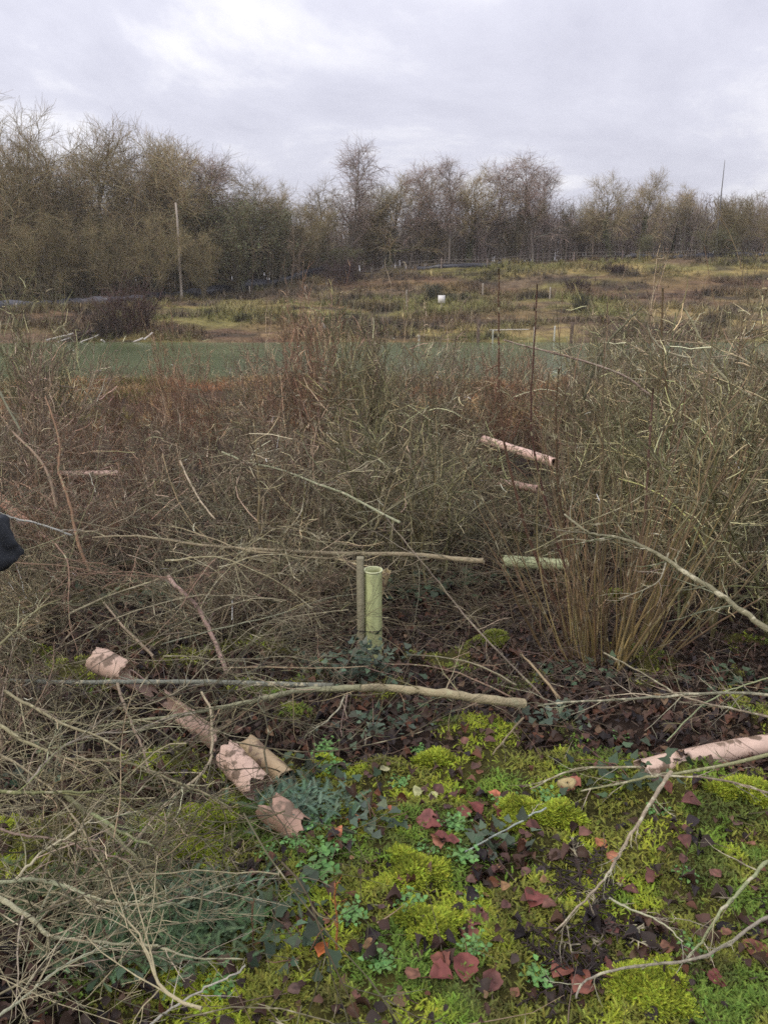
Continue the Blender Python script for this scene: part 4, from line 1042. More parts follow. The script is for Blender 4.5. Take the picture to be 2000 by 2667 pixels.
 ([(905, 1800), (898, 1850), (888, 1880), (890, 1920)], 5, 3, .2, .03, 'forked grey twig hanging under the ivy', M_bark, pink, 3, .1),
 ([(900, 1810), (880, 1850), (840, 1890), (805, 1900)], 5, 3, .2, .05, 'grey twig running down left from under the ivy', M_bark, pal, 3, .1),
 ([(2020, 1655), (1964, 1617), (1904, 1569), (1844, 1527), (1784, 1491), (1723, 1449), (1663, 1418), (1603, 1400), (1555, 1394), (1518, 1382), (1470, 1340)], 15, 5, .75, 1.0, 'strong lichened branch rising left from the right edge above the coppice stool', M_lich, (.24, .23, .14), 16, .22),
 ([(1740, 1440), (1720, 1510), (1690, 1530), (1610, 1560)], 4, 3, .8, .7, 'lichened twig curling down off the strong right-hand branch', M_lich, (.36, .32, .22), 8, .1),
]
for b in BR:
    pts, w0, w1, h0, h1, lab, mat, col, n_, tl = b
    branch(pts, w0, w1, h0, h1, lab, mat, col, n_, tl)
def arcs(n, xr, yr, hr_, ln, w, col, label, group, seed, tl=.22, nk=9, az=None, mat=None, up=.35):
    """single long branches arching through the brush, each a thing with its own side twigs"""
    q = np.random.default_rng(seed)
    for i in range(n):
        sx, sy = D(q.uniform(*xr), q.uniform(*yr)); h = q.uniform(*hr_); p = on(sx, sy, h)
        a = q.uniform(0, 6.28) if az is None else q.choice(az) + q.normal(0, .35); l_ = q.uniform(*ln)
        d = np.array([math.cos(a), math.sin(a) * .8, up * q.normal(.5, .6)]); K = 13
        P = [np.zeros(3)]; d = d / np.linalg.norm(d)
        for k in range(K - 1):
            d = d + q.normal(0, .12, 3) + [0, 0, -.04]; d /= np.linalg.norm(d); P.append(P[-1] + d * l_ / K)
        P = np.array(P); P -= P[K // 2]; g_ = gh(P[:, 0] + p[0], P[:, 1] + p[1]) - p[2]; P[:, 2] = np.maximum(P[:, 2], g_ + .02)
        root = empty('arching_branch', tuple(p), label, 'branch', group); r0 = q.uniform(*w) / 2; R = np.linspace(r0, r0 * .35, K) * (1 + q.normal(0, .08, K)); c_ = np.asarray(col) * q.uniform(.75, 1.25)
        mb = MB(); tubes(mb, P[None], R[None], 6, c_); mb.build('stem', mat or M_lich, root, smooth=True)
        s_, dd, pi, t, r = kids(P[None], R[None], nk, .1, .98, .7); P1 = grow(s_, dd, tl * (.3 + .9 * q.random(len(s_))), 6, .13); R1 = taper(len(s_), 6, np.minimum(r * .6, .0024), .0009)
        s_, dd, pi, t, r = kids(P1, R1, 4, .15, 1, .8); P2 = grow(s_, dd, tl * .28 * (.3 + q.random(len(s_))), 4, .18); R2 = taper(len(s_), 4, np.minimum(r * .75, .0016), .0008)
        for j in range(nk):
            m2 = MB(); tubes(m2, P1[j:j + 1], R1[j:j + 1], 4, c_ * .95); k_ = np.where(pi == j)[0]; tubes(m2, P2[k_], R2[k_], 3, c_); m2.build('twig', mat or M_lich, root)
arcs(24, (1280, 1680), (720, 1130), (.35, 1.0), (.5, 1.2), (.005, .010), (.34, .31, .175), 'long pale lichened branch, one of many arching through the right of the thicket', 'long lichened branches arching through the right of the thicket', 41)
arcs(24, (420, 1150), (880, 1230), (.35, .85), (.5, 1.1), (.0045, .009), (.33, .29, .17), 'long pale twiggy branch, one of many arching through the middle of the thicket', 'long twiggy branches arching through the middle of the thicket', 42)
arcs(14, (0, 420), (900, 1380), (.3, .8), (.6, 1.2), (.005, .010), (.33, .21, .14), 'long reddish brown branch, one of several arching through the left of the thicket', 'long reddish branches arching through the left of the thicket', 43, mat=M_bark)
arcs(22, (-60, 330), (1480, 2120), (.08, .36), (.4, .95), (.0035, .0075), (.38, .33, .20), 'cut grey-green branch, one of many arching over the brushwood in the left foreground', 'cut branches arching over the brushwood in the left foreground', 44, nk=13, az=(.35, .1, 2.6, 5.9, 3.0), mat=M_bark, up=.2)
arcs(10, (150, 620), (1230, 1430), (.15, .45), (.6, 1.1), (.0045, .008), (.32, .28, .18), 'pale cut branch, one of several laid level behind the level white stem at left', 'cut branches laid level left of the green tube', 45, az=(0, .2, 3.0, 3.3), mat=M_bark, up=.12)
UP = [
 ([(1313, 886), (1380, 905), (1450, 922), (1542, 947), (1640, 985), (1700, 1040)], 4, 7, (5.0, 5.4), 'white-crusted branch slanting over the pond between the two tall dark stems', M_lich, (.38, .33, .21), 16, .2),
 ([(1778, 802), (1808, 850), (1844, 929), (1874, 977), (1964, 1037), (2030, 1080)], 5, 8, (5.2, 5.0), 'lichened branch descending steeply to the right edge in front of the field', M_lich, (.34, .30, .19), 16, .2),
 ([(1675, 796), (1633, 838), (1591, 880), (1549, 947), (1520, 1040)], 4, 6, (5.2, 5.3), 'dark twig rising to the right over the right end of the pond', M_bark, (.16, .14, .10), 6, .15),
 ([(1681, 838), (1711, 905), (1760, 925), (1802, 932)], 4, 5, (5.1, 5.1), 'white-crusted elbow-shaped twig in front of the field at right', M_lich, (.42, .37, .25), 6, .12),
 ([(1298, 700), (1299, 800), (1298, 900), (1301, 1050), (1313, 1159), (1331, 1231), (1361, 1358), (1400, 1460), (1500, 1690)], 3.5, 9.5, (3.7, 4.05), 'tallest dark brown upright stem, left one of the pair against the pond', M_bark, (.15, .085, .055), 7, .2),
 ([(1398, 740), (1392, 900), (1380, 1050), (1388, 1170), (1410, 1260), (1435, 1370), (1480, 1500), (1525, 1690)], 3.5, 9, (3.75, 4.05), 'dark brown upright stem, right one of the pair against the pond', M_bark, (.15, .085, .055), 7, .2),
 ([(1455, 960), (1447, 1060), (1449, 1180), (1458, 1330), (1490, 1470), (1540, 1700)], 4, 10, (3.8, 4.1), 'dark brown upright stem ending below the pond right of the taller pair', M_bark, (.18, .11, .07), 5, .2),
 ([(1700, 1010), (1690, 1150), (1683, 1300), (1672, 1420), (1650, 1560), (1600, 1700)], 5, 10, (3.9, 4.1), 'dark brown upright stem on the right side of the coppice stool', M_bark, (.18, .12, .08), 6, .2),
 ([(1725, 750), (1724, 800), (1722, 880), (1735, 1000), (1745, 1150)], 5, 7, (6.4, 6.4), 'brown upright broken stem standing in front of the field at right', M_bark, (.17, .12, .07), 8, .2),
 ([(120, 1030), (128, 1060), (150, 1120), (158, 1180), (150, 1230), (175, 1280), (190, 1350), (205, 1420), (240, 1500)], 3, 9, (5.4, 4.8), 'crooked reddish-orange barked stem standing in the left of the thicket', M_bark, (.24, .145, .10), 18, .35),
 ([(30, 1120), (70, 1160), (110, 1200), (135, 1260), (150, 1330)], 5, 7, (5.2, 5.0), 'pale fork leaning left beside the crooked reddish stem', M_bark, (.34, .24, .18), 8, .25),
 ([(-10, 1000), (20, 1060), (60, 1130)], 6, 5, (5.4, 5.3), 'pale brown stem leaning out at the left edge of the thicket', M_bark, (.27, .22, .15), 6, .2),
 ([(0, 1335), (40, 1352), (90, 1360), (150, 1380), (190, 1395)], 5, 5, (4.0, 4.2), 'thin pale cane slanting above the black bundle', M_bark, (.5, .46, .40), 2, .15),
]
for b in UP:
    pts, w0, w1, YY, lab, mat, col, n_, tl = b
    branch(pts, w0, w1, 0, 0, lab, mat, col, n_, tl, name='upright_stem' if 'stem' in lab else 'branch', Y=YY)

# ------------------------------------------------------------------ plastic tree tubes
def tube_mesh(P0, P1, r, col, seed, crush=.12, rag=.12, ribs=False, nl=28, ns=28, thick=.003, incol=None, arc=1.0):
    q = np.random.default_rng(seed); P0 = np.asarray(P0, float); P1 = np.asarray(P1, float); ax = norm(P1 - P0)
    ref = np.array([0, 0, 1.]) if abs(ax[2]) < .8 else np.array([0, 1., 0]); A = norm(np.cross(ax, ref)); B = np.cross(ax, A)
    Ln = np.linalg.norm(P1 - P0); ang = np.arange(ns) * 2 * np.pi / ns
    t = np.linspace(0, 1, nl)[:, None].repeat(ns, 1)
    e0 = rag * r * (vnoise(np.cos(ang) * 2.5 + 9, np.sin(ang) * 2.5, seed) - .5) * 2; e1 = rag * r * (vnoise(np.cos(ang) * 2.5 + 5, np.sin(ang) * 2.5, seed + 3) - .5) * 2
    s = t * Ln + e0[None] * (1 - t) ** 6 + e1[None] * t ** 6
    a2 = ang[None].repeat(nl, 0)
    dent = (fbm(t * Ln / .12 + 3, np.abs(((a2 / 6.283) + .5) % 1 - .5) * 5, 1.0, 3, seed) - .5) * crush * 2
    flat = 1 - crush * .9 * (np.sin(t * 3.1 * 2 + seed) * .5 + .5)
    rr_ = r * (1 + dent)
    if ribs: rr_ = rr_ * (1 + .035 * np.sign(np.sin(a2 * 6)) * np.abs(np.sin(a2 * 6)) ** .5)
    def shell(k): return P0 + ax * s[..., None] + A * (rr_ * k * np.cos(a2))[..., None] + B * (rr_ * k * flat * np.sin(a2))[..., None]
    if arc < 1: a2 = a2 * (arc + .12 * (fbm(t * 6, t * 0, 1., 2, seed + 4) - .5)) + 2.2 + seed
    O = shell(1.0); I = shell(1 - thick / r)
    mb = MB(); V = np.concatenate([O.reshape(-1, 3), I.reshape(-1, 3)]); i = np.arange(nl * ns).reshape(nl, ns); n_ = np.roll(i, -1, 1)
    qo = np.stack([i[:-1], n_[:-1], n_[1:], i[1:]], -1)
    edges = []
    if arc < 1:
        qo = qo[:, :-1]
        for c_ in (0, ns - 1): edges.append(np.stack([i[:-1, c_], i[:-1, c_] + nl * ns, i[1:, c_] + nl * ns, i[1:, c_]], -1))
    qo = qo.reshape(-1, 4); qi = qo[:, ::-1] + nl * ns
    e_a = np.stack([i[0], i[0] + nl * ns, n_[0] + nl * ns, n_[0]], -1); e_b = np.stack([i[-1], n_[-1], n_[-1] + nl * ns, i[-1] + nl * ns], -1)
    if arc < 1: e_a = e_a[:-1]; e_b = e_b[:-1]
    extra = edges
    c = np.asarray(col) * np.exp((fbm(s.ravel() / .05, a2.ravel() * 1.5, 1.0, 3, seed + 8) - .5) * .35)[:, None]
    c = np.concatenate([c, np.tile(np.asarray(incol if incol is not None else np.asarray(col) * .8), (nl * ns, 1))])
    mb.add(V, np.concatenate([qo, qi, e_a, e_b] + extra), None, c); return mb
pinkc = (.55, .33, .25)
def fallen_tube(x0, y0, x1, y1, r, h0, h1, label, col=pinkc, crush=.12, seed=1, name='tree_tube', mat=None, rag=.5, group='brown plastic tree tubes lying on the ground', incol=None, arc=1.0):
    a = on(x0, y0, h0); b = on(x1, y1, h1)
    mb = tube_mesh(a - a, b - a, r, col, seed, crush, rag, incol=incol, arc=arc); o = mb.build(name, mat or M_tube, origin=None, smooth=True); o.location = a
    tag(o, label, 'tree tube', group); return o
fallen_tube(246, 1718, 332, 1752, .060, .24, .20, 'pale pinkish brown crushed tube piece, highest of the broken line of tubes at left', (.60, .42, .31), crush=.22, seed=3, rag=.5)
fallen_tube(335, 1765, 400, 1805, .034, .15, .11, 'short dull brown tube fragment just under the level white stem at left', (.36, .24, .18), crush=.4, seed=4, rag=1.2, arc=.7)
fallen_tube(420, 1815, 500, 1868, .032, .10, .07, 'small dull brown tube fragment in the middle of the broken line at left', (.40, .27, .20), crush=.35, seed=5, rag=1.0, arc=.6)
fallen_tube(482, 1868, 572, 1935, .040, .08, .06, 'brownish pink tube fragment above the wide pale split one at left', (.36, .24, .18), crush=.3, seed=7, rag=1.0)
fallen_tube(592, 1962, 676, 2050, .053, .10, .06, 'wide pale pink split tube in the broken line at left', (.66, .46, .35), crush=.22, seed=9, rag=.55)
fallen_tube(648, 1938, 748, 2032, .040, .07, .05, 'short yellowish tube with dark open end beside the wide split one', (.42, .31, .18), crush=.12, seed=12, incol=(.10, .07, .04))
fallen_tube(695, 2098, 782, 2162, .050, .06, .03, 'brown crumpled open tube at the lower end of the line at left, on the moss', (.43, .27, .19), crush=.30, seed=15, rag=.6)
fallen_tube(1665, 2003, 2060, 1925, .039, .03, .035, 'long pink tube lying on the litter at the right photo edge', (.68, .49, .38), crush=.16, seed=21)
fallen_tube(1262, 1145, 1445, 1206, .042, .80, .75, 'pink tube lying tilted high in the thicket behind the pair of dark stems', (.68, .46, .37), crush=.08, seed=25)
fallen_tube(1300, 1256, 1400, 1275, .036, .62, .60, 'small pink tube end just below the tilted one in the thicket', (.52, .32, .25), crush=.10, seed=27)
fallen_tube(130, 1233, 312, 1233, .030, .55, .55, 'thin level pink tube in the red-brown thicket at left', (.62, .42, .34), crush=.08, seed=31)
fallen_tube(-30, 1270, 80, 1372, .045, .42, .30, 'orange-pink tube slanting in from the left photo edge', (.60, .33, .22), crush=.15, seed=33)
fallen_tube(104, 1392, 162, 1418, .028, .3, .28, 'small pink broken tube piece right of the dark bundle', (.62, .38, .30), crush=.3, seed=35)
fallen_tube(1310, 1462, 1482, 1472, .046, .22, .20, 'pale green tube lying level on the ground behind the coppice stool', (.50, .54, .30), crush=.08, seed=41, group=None, mat=M_gtube)
o = fallen_tube(1008, 1488, 990, 1545, .024, .44, .3, 'torn straw-coloured tube flap behind the top of the standing green tube', (.55, .45, .25), crush=.3, seed=43, group=None)
# standing green tube with its stake
p = on(*D(807, 1440)); g = float(gh(p[0], p[1])); top = at(*D(805, 1232), p[1])[2]
root = empty('staked_tree_tube', (p[0], p[1], g), 'upright pale green tree tube tied to a square wooden stake in the centre', 'tree tube')
mb = tube_mesh((0, 0, -.03), (0, 0, top - g), .045, (.52, .56, .27), 51, .04, .05, ribs=True, ns=72, incol=(.48, .50, .26)); mb.build('tube', M_gtube, root, smooth=True)
mb = MB(); a_ = np.arange(36) * 2 * np.pi / 36   # flared lip
P = np.stack([.0475 * np.cos(a_), .0475 * np.sin(a_), np.full(36, top - g + .001)], 1); P = np.concatenate([P, P[:1]])
tubes(mb, P, np.full(37, .0042), 6, (.60, .62, .36)); mb.build('lip', M_gtube, root, smooth=True)
mb = MB(); st_top = at(*D(780, 1205), p[1] - .02)[2] - g
V = []; w_ = .019
for (z_, s_) in [(-.05, 1), (st_top - .004, 1), (st_top, .88)]:
    V += [(-w_ * s_, -w_ * s_, z_), (w_ * s_, -w_ * s_, z_), (w_ * s_, w_ * s_, z_), (-w_ * s_, w_ * s_, z_)]
Q = [(4 * k + i, 4 * k + (i + 1) % 4, 4 * k + 4 + (i + 1) % 4, 4 * k + 4 + i) for k in range(2) for i in range(4)] + [(8, 9, 10, 11)]
V = np.array(V, float) + [-.066, -.012, 0]
mb.add(V, Q, None, (.27, .245, .16)); mb.build('stake', M_wood, root)
mb = MB(); zt = at(*D(780, 1356), p[1])[2] - g
P = [(.043, -.01, zt), (.03, -.045, zt), (-.03, -.052, zt), (-.088, -.036, zt + .002), (-.089, .012, zt), (-.03, .05, zt), (.03, .045, zt), (.043, -.01, zt)]
tubes(mb, catmull(P, 4), np.full(29, .0028), 5, (.02, .02, .02)); mb.build('tie', M_cloth, root)

# ------------------------------------------------------------------ dark bundle at the left edge
c = at(-22, 1412, 3.0)
n_u, n_v = 28, 18; V = []
for j in range(n_v):
    for i in range(n_u):
        a = i / n_u * 2 * math.pi; b_ = -math.pi / 2 + math.pi * j / (n_v - 1); cx_ = math.cos(b_)
        V.append((.115 * cx_ * math.cos(a) * (1 + .25 * max(0, math.cos(a)) * (b_ < .2)), .12 * cx_ * math.sin(a), .10 * math.sin(b_)))
V = np.array(V); dn = fbm(V[:, 0] * 12 + 5, V[:, 2] * 12 + V[:, 1] * 9, 1, 3, 4) - .5
V = V * (1 + 1.3 * dn[:, None]) * .9; V[:, 2] = np.maximum(V[:, 2], -.07 + .2 * V[:, 0] * 0)
V[:, 2] -= .25 * np.maximum(V[:, 0], 0) 
i = np.arange(n_u * n_v).reshape(n_v, n_u); n_ = np.roll(i, -1, 1); q = np.stack([i[:-1], n_[:-1], n_[1:], i[1:]], -1).reshape(-1, 4)
mb = MB(); mb.add(V, q, None, (.040, .044, .050)); o = mb.build('dark_bundle', M_cloth, smooth=True); o.location = c; o.rotation_euler = (.2, .45, .3)
tag(o, 'dark slate-grey rounded bundle cut by the left photo edge, above the brush', 'bundle')

# ------------------------------------------------------------------ leafy plants of the floor
TVi, _, TTi = ivy_template(); TVl, TQl, _ = leaf_template(.15, .12)
def leafy(name, sx, sy, h, n, spread, size, col, label, cat, tmpl='ivy', vines=8, group=None, v=.25):
    c = on(sx, sy, 0); root = empty(name, tuple(c), label, cat, group)
    q = rng.normal(0, 1, (n, 3)) * spread; q[:, 2] = np.abs(q[:, 2]) * 1 + h * rng.random(n)
    gz = gh(c[0] + q[:, 0], c[1] + q[:, 1]) - c[2]; q[:, 2] = np.maximum(q[:, 2] + gz, gz + .01)
    mb = MB(); rt = rots(rng.random(n) * 6.28, rng.normal(.45, .4, n), rng.normal(0, .35, n)); sc_ = (size * (.6 + .8 * rng.random(n)))[:, None]
    if tmpl == 'ivy': bake(mb, TVi, None, TTi, q, rt, sc_, vary(col, n, v))
    else: bake(mb, TVl, TQl, None, q, rt, sc_, vary(col, n, v))
    mb.build('leaves', M_leaf, root)
    if vines:
        m2 = MB(); b_ = np.zeros((vines, 3)); a_ = rng.random(vines) * 6.28
        P = grow(b_ + [0, 0, .01], np.stack([np.cos(a_), np.sin(a_), .6 + 0 * a_], 1), np.full(vines, np.mean(spread[:2]) * 2.6), 7, .2, (0, 0, -.08)); tubes(m2, P, taper(vines, 7, .0022, .0012), 4, vary((.16, .09, .06), vines)); m2.build('vines', M_twig, root)
    return root
ivyc = (.085, .115, .075)
leafy('ivy_plant', *D(782, 1478), .20, 210, (.11, .06, .05), .036, ivyc, 'dense blue-green ivy wrapped over the laid stem at the foot of the green tube', 'ivy')
for (x, y, n, sp, lab) in [
    (690, 1440, 40, .12, 'sparse blue-green ivy left of the green tube stake'), (1245, 1465, 60, .12, 'dark ivy patch at the left foot of the coppice stool'), (880, 1555, 40, .08, 'ivy patch with large dark leaves below the thick tan stem'),
    (1205, 1570, 45, .08, 'blue-green ivy sprig right of the cut end of the tan stem'), (800, 1590, 45, .09, 'dark ivy patch on litter below the ivy-wrapped stem'), (880, 1290, 110, .16, 'dark ivy clump right of the standing green tube'),
    (680, 1700, 60, .08, 'blue-green ivy right of the lowest pink tube'), (810, 1800, 35, .06, 'dark green ivy sprig beside the orange leaf'), (1360, 1690, 50, .10, 'dark green bramble leaves by the left end of the right pink tube'),
    (640, 1960, 22, .06, 'dark ivy leaves in the lower left moss'), (250, 2120, 20, .06, 'dark ivy leaves at the bottom left under the pale branch'), (1070, 1830, 25, .05, 'small ivy sprig among purple leaves near the centre'),
    (1000, 1260, 90, .2, 'dark ivy clump under the thicket between the green tube and the pale green fallen one'), (330, 1290, 60, .2, 'dark ivy under the left thicket'), (660, 2070, 30, .06, 'ivy leaves by the thin orange upright stalk'),
    (1560, 1480, 60, .15, 'dark green bramble leaves right of the coppice stool'), (1480, 1240, 70, .2, 'dark green ivy behind the upright stems at right'), (40, 1700, 24, .10, 'dark ivy leaves behind the twigs at the left edge')]:
    leafy('ivy_plant', *D(x, y), .04, n, (sp, sp * .7, .03), .034 if y > 1350 else .05, ivyc if n % 2 else (.060, .088, .050), lab, 'ivy', vines=5)
# small bright herbs
def herb_mesh(seed, ferny=False):
    q = np.random.default_rng(seed); mb = MB(); lv = MB()
    nst = 13
    for k in range(nst):
        a = k * 2.4; le = .55 + .45 * q.random(); P = np.array([[0, 0, 0], [math.cos(a) * .3 * le, math.sin(a) * .3 * le, .38 * le], [math.cos(a) * .75 * le, math.sin(a) * .75 * le, .48 * le]]); P = catmull(P, 3)
        tubes(mb, P, np.linspace(.018, .01, len(P)), 3, (.20, .26, .10))
        m_ = 6 if ferny else 5
        for j in range(m_):
            t = (j + 1) / m_; c_ = P[min(len(P) - 1, int(t * (len(P) - 1)))]
            bake(lv, TVl, TQl, None, c_[None] + q.normal(0, .03, (1, 3)), rots(np.array([a - 1.57 + q.normal(0, .9)]), np.array([q.normal(.1, .4)])), np.array([[(.16 if ferny else .24) * (.7 + .5 * q.random())]]), vary((.13, .26, .075), 1, .2))
    return mb, lv
hp = []
for k in range(3):
    st_, lv_ = herb_mesh(60 + k); hp.append((st_, lv_))
HERBS = [(575, 1690, .09), (700, 1630, .09), (720, 1670, .08), (735, 1830, .09), (705, 1850, .08), (690, 1900, .10), (640, 1830, .07), (980, 1790, .08), (1000, 1860, .08), (930, 1840, .07), (1090, 1740, .07), (560, 1990, .07), (860, 1700, .07), (1010, 1960, .06), (880, 1960, .07),
         (690, 1790, .09), (1020, 2060, .07), (760, 1990, .07), (820, 2090, .07), (580, 1850, .06), (1180, 1730, .07), (1420, 1760, .06), (1480, 1900, .06), (1160, 2120, .07), (480, 2140, .07), (1500, 2060, .06), (1340, 1600, .05), (905, 1630, .06)]
first = {}
for i, (x, y, s_) in enumerate(HERBS):
    c = on(*D(x, y)); k = i % 3; lab = 'small bright green leafy herb among the foreground moss'; gp_ = 'small bright green herbs in the foreground moss'
    if k not in first:
        r = empty('green_herb', tuple(c), lab, 'herb', gp_, rng.random() * 6.28, (s_, s_, s_)); hp[k][0].build('stalks', M_leaf, r); hp[k][1].build('leaves', M_leaf, r); first[k] = r
    else:
        r = copy_thing(first[k], tuple(c), rng.random() * 6.28, (s_, s_, s_), lab, gp_); r.name = 'green_herb'
# feathery blue-green moss fronds at the lower left
def feather(name, sx, sy, n, spx, spy, size, col, label):
    c = on(sx, sy); mb = MB(); TV, TQ, TT = frond_template(11, 1.0, .20)
    q = rng.normal(0, 1, (n, 3)) * [spx, spy, 0]; q[:, 2] = gh(c[0] + q[:, 0], c[1] + q[:, 1]) - c[2] + .01 + .03 * rng.random(n)
    bake(mb, TV, TQ, TT, q, rots(rng.random(n) * 6.28, .3 + .5 * rng.random(n), rng.normal(0, .4, n)), (size * (.6 + .7 * rng.random(n)))[:, None], vary(col, n, .25))
    o = mb.build(name, M_moss); o.location = c; tag(o, label, 'moss')
feather('feather_moss', *D(340, 2030), 1100, .12, .07, .045, (.13, .20, .10), 'wide blue-green feathery patch under the branches at lower left')
feather('feather_moss', *D(430, 1970), 500, .07, .05, .045, (.16, .23, .135), 'small blue-green feathery patch right of the sagging pale branch')
feather('feather_moss', *D(120, 1950), 300, .12, .06, .04, (.10, .14, .07), 'dark feathery patch at the left edge in the lower tangle')
feather('feather_moss', *D(660, 1750), 350, .08, .06, .045, (.14, .21, .14), 'blue-green feathery patch right of the lowest pink tube')
# bright cushions where the photograph shows them
CU = [(420, 1810, .13, .09, 'bright yellow-green moss cushion under the branches left of the lowest pink tube'), (940, 1650, .07, .035, 'bright green moss cushion on the litter just below the tan stem'), (1120, 1760, .07, .04, 'bright moss cushion left of the thin white twig'),
      (900, 1890, .08, .05, 'round yellow-green moss cushion near the centre of the foreground'), (930, 2010, .08, .05, 'yellow-green moss cushion below the round central one'), (1400, 2150, .10, .05, 'yellow-green moss cushion at the bottom right below the hooked twig'),
      (1600, 1720, .10, .04, 'yellow-green moss cushion just in front of the right pink tube'), (1210, 1770, .07, .035, 'moss cushion below the small yellow stump'), (700, 1660, .06, .03, 'moss cushion right of the split tube'), (60, 1300, .14, .10, 'yellow-green moss bank under the dark bundle at the left edge'),
      (1330, 1290, .15, .06, 'dull moss patch behind the stems of the coppice stool'), (1060, 1390, .12, .05, 'dull moss patch left of the coppice stool')]
TVf, _, TTf = frond_template()
for (x, y, a_, b_, lab) in CU:
    c = on(*D(x, y)); n = int(9000 * a_ / .08 * b_ / .05 * .35) + 500
    r_ = np.sqrt(rng.random(n)); th = rng.random(n) * 6.28; wv = 1 + .25 * np.sin(th * 3 + x) + .12 * np.sin(th * 7 + y)
    X = a_ * r_ * wv * np.cos(th); Y_ = b_ * 1.6 * r_ * wv * np.sin(th); Zc = .035 * (1 - r_ ** 2) + gh(c[0] + X, c[1] + Y_) - c[2]
    mb = MB(); colr = (.33, .39, .042) if y > 1500 else (.24, .27, .05)
    colr = vary(colr, n, .22) * (1 - .45 * sstep(.5, .65, fbm(X + c[0], Y_, .05, 2, 3)))[:, None]
    bake(mb, TVf, None, TTf, np.stack([X, Y_, Zc], 1), rots(rng.random(n) * 6.28, .2 + .9 * rng.random(n), rng.normal(0, .4, n)), (.014 + .014 * rng.random(n))[:, None], colr)
    o = mb.build('moss_cushion', M_moss); o.location = c; tag(o, lab, 'moss')
# single fallen leaves that stand out
def one_leaf(i, sx, sy, size, col, label, group=None, yaw=None):
    q = np.random.default_rng(900 + i); TV, TQ, _ = leaf_template(q.uniform(.0, .35), q.uniform(-.2, .30), i); TV = TV * [1.15, 1, 1]
    c = on(*D(sx, sy), .022); mb = MB(); V = TV * size; k = 1 + 1.0 * (vnoise(V[:, 0] / size * 5 + i, V[:, 1] / size * 5, 5) - .5)
    mb.add(V, TQ, None, np.asarray(col)[None] * k[:, None]); P = np.array([[0, -.5, 0], [.03, -.68, .02], [.06, -.8, .0]]) * size; tubes(mb, P, [size * .02] * 3, 4, np.asarray(col) * .7)
    o = mb.build('dead_leaf', M_leaf); o.location = c; o.rotation_euler = (q.normal(-.05, .18), q.normal(0, .18), yaw if yaw is not None else q.random() * 6.28)
    tag(o, label, 'leaf', group)
org = (.46, .14, .045); red = (.17, .050, .040); pur = (.085, .040, .036); yel_ = (.46, .46, .22)
for i, (x, y, s_, c_, lab) in enumerate([
    (765, 1764, .055, org, 'orange crumpled leaf, largest orange one left of centre'), (731, 1800, .042, (.50, .19, .10), 'small orange-pink leaf just below the large orange one'), (1066, 1718, .050, (.50, .17, .09), 'orange-red leaf on bright moss right of centre'),
    (848, 1748, .040, (.42, .14, .07), 'dull orange leaf between the orange leaf and the pale pair'), (697, 2052, .045, org, 'orange leaf low beside the thin orange stalk'), (905, 1716, .050, yel_, 'pale yellow-green leaf, left one of a pair'), (936, 1718, .042, yel_, 'pale yellow-green leaf, right one of a pair'),
    (832, 1660, .042, (.40, .38, .2), 'pale yellow leaf above the orange leaves on dark litter'), (1024, 1746, .070, red, 'large wine-red leaf right of centre'), (922, 1773, .080, (.24, .09, .08), 'large wine-red leaf below the pale pair'), (948, 1818, .065, (.30, .13, .08), 'upright brown-red leaf below the large wine-red one'),
    (1030, 1982, .085, (.22, .09, .075), 'long brown-red leaf in the lower centre'), (330, 2015, .050, (.22, .09, .06), 'brown leaf in the blue-green feathery patch'), (457, 2052, .045, (.42, .2, .15), 'pinkish brown leaf at the right rim of the feathery patch'), (870, 1555, .035, (.34, .10, .05), 'small orange-brown leaf below the tan stem'),
    (1300, 1820, .05, (.42, .17, .08), 'orange-brown curled leaf right of the dark fern'), (1325, 1850, .05, (.36, .15, .08), 'orange-brown leaf pointing down right of the dark fern'), (1240, 1690, .06, (.30, .11, .07), 'red-brown leaf beside the small yellow stump'), (1420, 1500, .04, (.3, .2, .1), 'tan leaf on the dark litter at right')]):
    one_leaf(i, x, y, s_, c_, lab)
k = 100
for (x, y) in [(985, 1722), (1045, 1770), (1000, 1930), (890, 1945), (1130, 1790), (1270, 1800), (1200, 1850), (1350, 1900), (1480, 1860), (1540, 1890), (1590, 1780), (1630, 1830), (1620, 1920), (1480, 1790), (980, 1990), (870, 1900), (1070, 1880), (1150, 1950), (1380, 1980), (1560, 2010), (1640, 2020), (960, 2100), (1380, 2070), (1440, 2060), (800, 1850), (1190, 1960), (630, 2000), (900, 2110), (1100, 1960),
                (540, 1900), (585, 1935), (1010, 1690), (950, 1700), (1290, 1660), (1330, 1650), (1260, 1620), (1060, 1600), (1000, 1600), (1500, 1560), (1580, 1540), (1430, 1840), (1600, 1700), (1230, 2100), (1120, 2150), (1500, 2140), (760, 2150), (640, 2140)]:
    one_leaf(k, x + random.uniform(-10, 10), y + random.uniform(-8, 8), random.uniform(.024, .052), [(.12, .058, .048), (.16, .075, .055), (.10, .062, .048), (.19, .09, .055)][k % 4], 'dark purple-brown dead leaf on the foreground moss and litter', 'dark dead leaves in the foreground'); k += 1
for j in range(46):
    x, y = 1385 + 275 * random.random(), 1640 + random.uniform(-8, 62)
    one_leaf(k, x, y - (x - 1385) * .22, random.uniform(.02, .045), [(.10, .06, .045), (.07, .045, .038), (.15, .09, .05)][k % 3], 'dark brown leaf, one of many drifted against the right pink tube', 'brown leaves drifted against the right pink tube'); k += 1
for j in range(30):
    x, y = 900 + 740 * random.random(), 1700 + 440 * random.random()
    one_leaf(k, x, y, random.uniform(.045, .075), [(.17, .055, .045), (.13, .055, .045), (.20, .075, .05)][k % 3], 'large wet maroon leaf lying on the right foreground moss', 'large wet maroon leaves on the right foreground moss'); k += 1
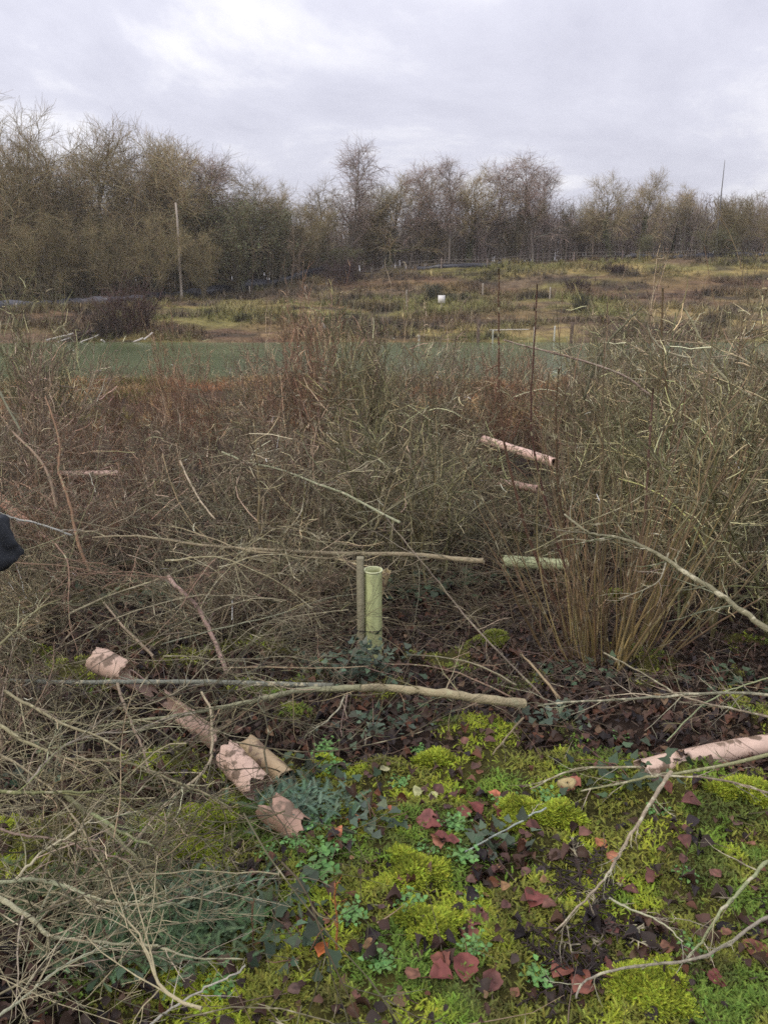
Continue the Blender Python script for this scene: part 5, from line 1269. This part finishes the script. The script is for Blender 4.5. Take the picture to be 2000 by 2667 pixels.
for j in range(40):
    x, y = 640 + 600 * random.random(), 1640 + 420 * random.random()
    one_leaf(k, x, y, random.uniform(.018, .04), [(.20, .09, .05), (.12, .065, .05), (.26, .15, .07), (.09, .05, .045)][k % 4], 'small damp brown leaf pressed into the central moss', 'small damp leaves pressed into the central moss'); k += 1
# thin orange upright stalk, dark dead fern, small yellow stump
a = on(*D(728, 2062)); b = at(*D(727, 1905), a[1])
branch([(876, 2490), (877, 2420), (876, 2370), (872, 2300)], 6, 4, 0, 0, 'thin orange-brown upright dead stalk in the moss left of centre', M_bark, (.42, .17, .06), 6, .03, name='dead_stalk', Y=(a[1], a[1] - .01), cat='stalk')
branch([(660, 2480), (658, 2420), (662, 2340)], 4, 3, 0, 0, 'thin brown upright stalk left of the orange one', M_bark, (.22, .12, .07), 5, .03, name='dead_stalk', Y=(on(660, 2480)[1],) * 2, cat='stalk')
def dead_fern(sx, sy, n, L_, label):
    c = on(sx, sy); root = empty('dead_fern', tuple(c), label, 'fern'); mb = MB(); m2 = MB()
    a_ = rng.random(n) * 6.28; P = grow(np.zeros((n, 3)) + [0, 0, .01], np.stack([np.cos(a_), np.sin(a_), .45 + 0 * a_], 1), L_ * (.6 + .5 * rng.random(n)), 9, .06, (0, 0, -.10))
    P[:, :, 2] = np.maximum(P[:, :, 2], gh(P[:, :, 0] + c[0], P[:, :, 1] + c[1]) - c[2] + .018)
    R = taper(n, 9, .0026, .001); tubes(mb, P, R, 4, vary((.05, .035, .028), n)); mb.build('stalks', M_twig, root)
    s, d, pi, t, r = kids(P, R, 22, .15, 1, 1.2); d[:, 2] *= .3; P1 = grow(s, d, .05 * (1.1 - t), 4, .1, (0, 0, -.03)); tubes(m2, P1, taper(len(s), 4, .0032, .0012), 3, vary((.045, .032, .026), len(s), .3)); m2.build('fronds', M_twig, root)
dead_fern(*D(1250, 1900), 9, .20, 'blackened dead fern flattened on the moss right of centre')
dead_fern(*D(1260, 2010), 10, .22, 'blackened dead fern lower down on the moss right of centre')
dead_fern(*D(1240, 2120), 9, .2, 'blackened dead fern at the bottom edge right of centre')
dead_fern(*D(560, 1900), 5, .12, 'small dark dead fern left of centre among the moss')
c = on(*D(1222, 1712)); mb = MB(); V = []
for j, (z_, s_) in enumerate([(-.03, 1.1), (.02, 1.0), (.045, .95), (.047, .6), (.040, .1)]):
    for i in range(14):
        a = i / 14 * 6.283; q_ = 1 + .15 * math.sin(3 * a + 1) + .06 * math.sin(5 * a); V.append((.032 * s_ * q_ * math.cos(a), .026 * s_ * q_ * math.sin(a), z_ + .006 * math.sin(2 * a)))
q = [(j * 14 + i, j * 14 + (i + 1) % 14, (j + 1) * 14 + (i + 1) % 14, (j + 1) * 14 + i) for j in range(4) for i in range(14)]
cs = np.array([(.16, .13, .07)] * 28 + [(.5, .40, .2)] * 42); mb.add(V, q, None, cs); o = mb.build('cut_stump', M_wood, smooth=True); o.location = c; tag(o, 'tiny cut stump with pale yellow top in front of the right pink tube', 'stump')

# ------------------------------------------------------------------ thin winter haze
hz = bpy.data.materials.new('haze_air'); hz.use_nodes = True; t = hz.node_tree; t.nodes.clear()
ho = t.nodes.new('ShaderNodeOutputMaterial'); pv = t.nodes.new('ShaderNodeVolumePrincipled')
pv.inputs['Color'].default_value = (.92, .90, .88, 1); pv.inputs['Density'].default_value = .0007; t.links.new(pv.outputs[0], ho.inputs['Volume'])
mb = MB(); box(mb, (0, 290, 6.6), (1020, 840, 21)); o = mb.build('haze', hz); o['kind'] = 'stuff'
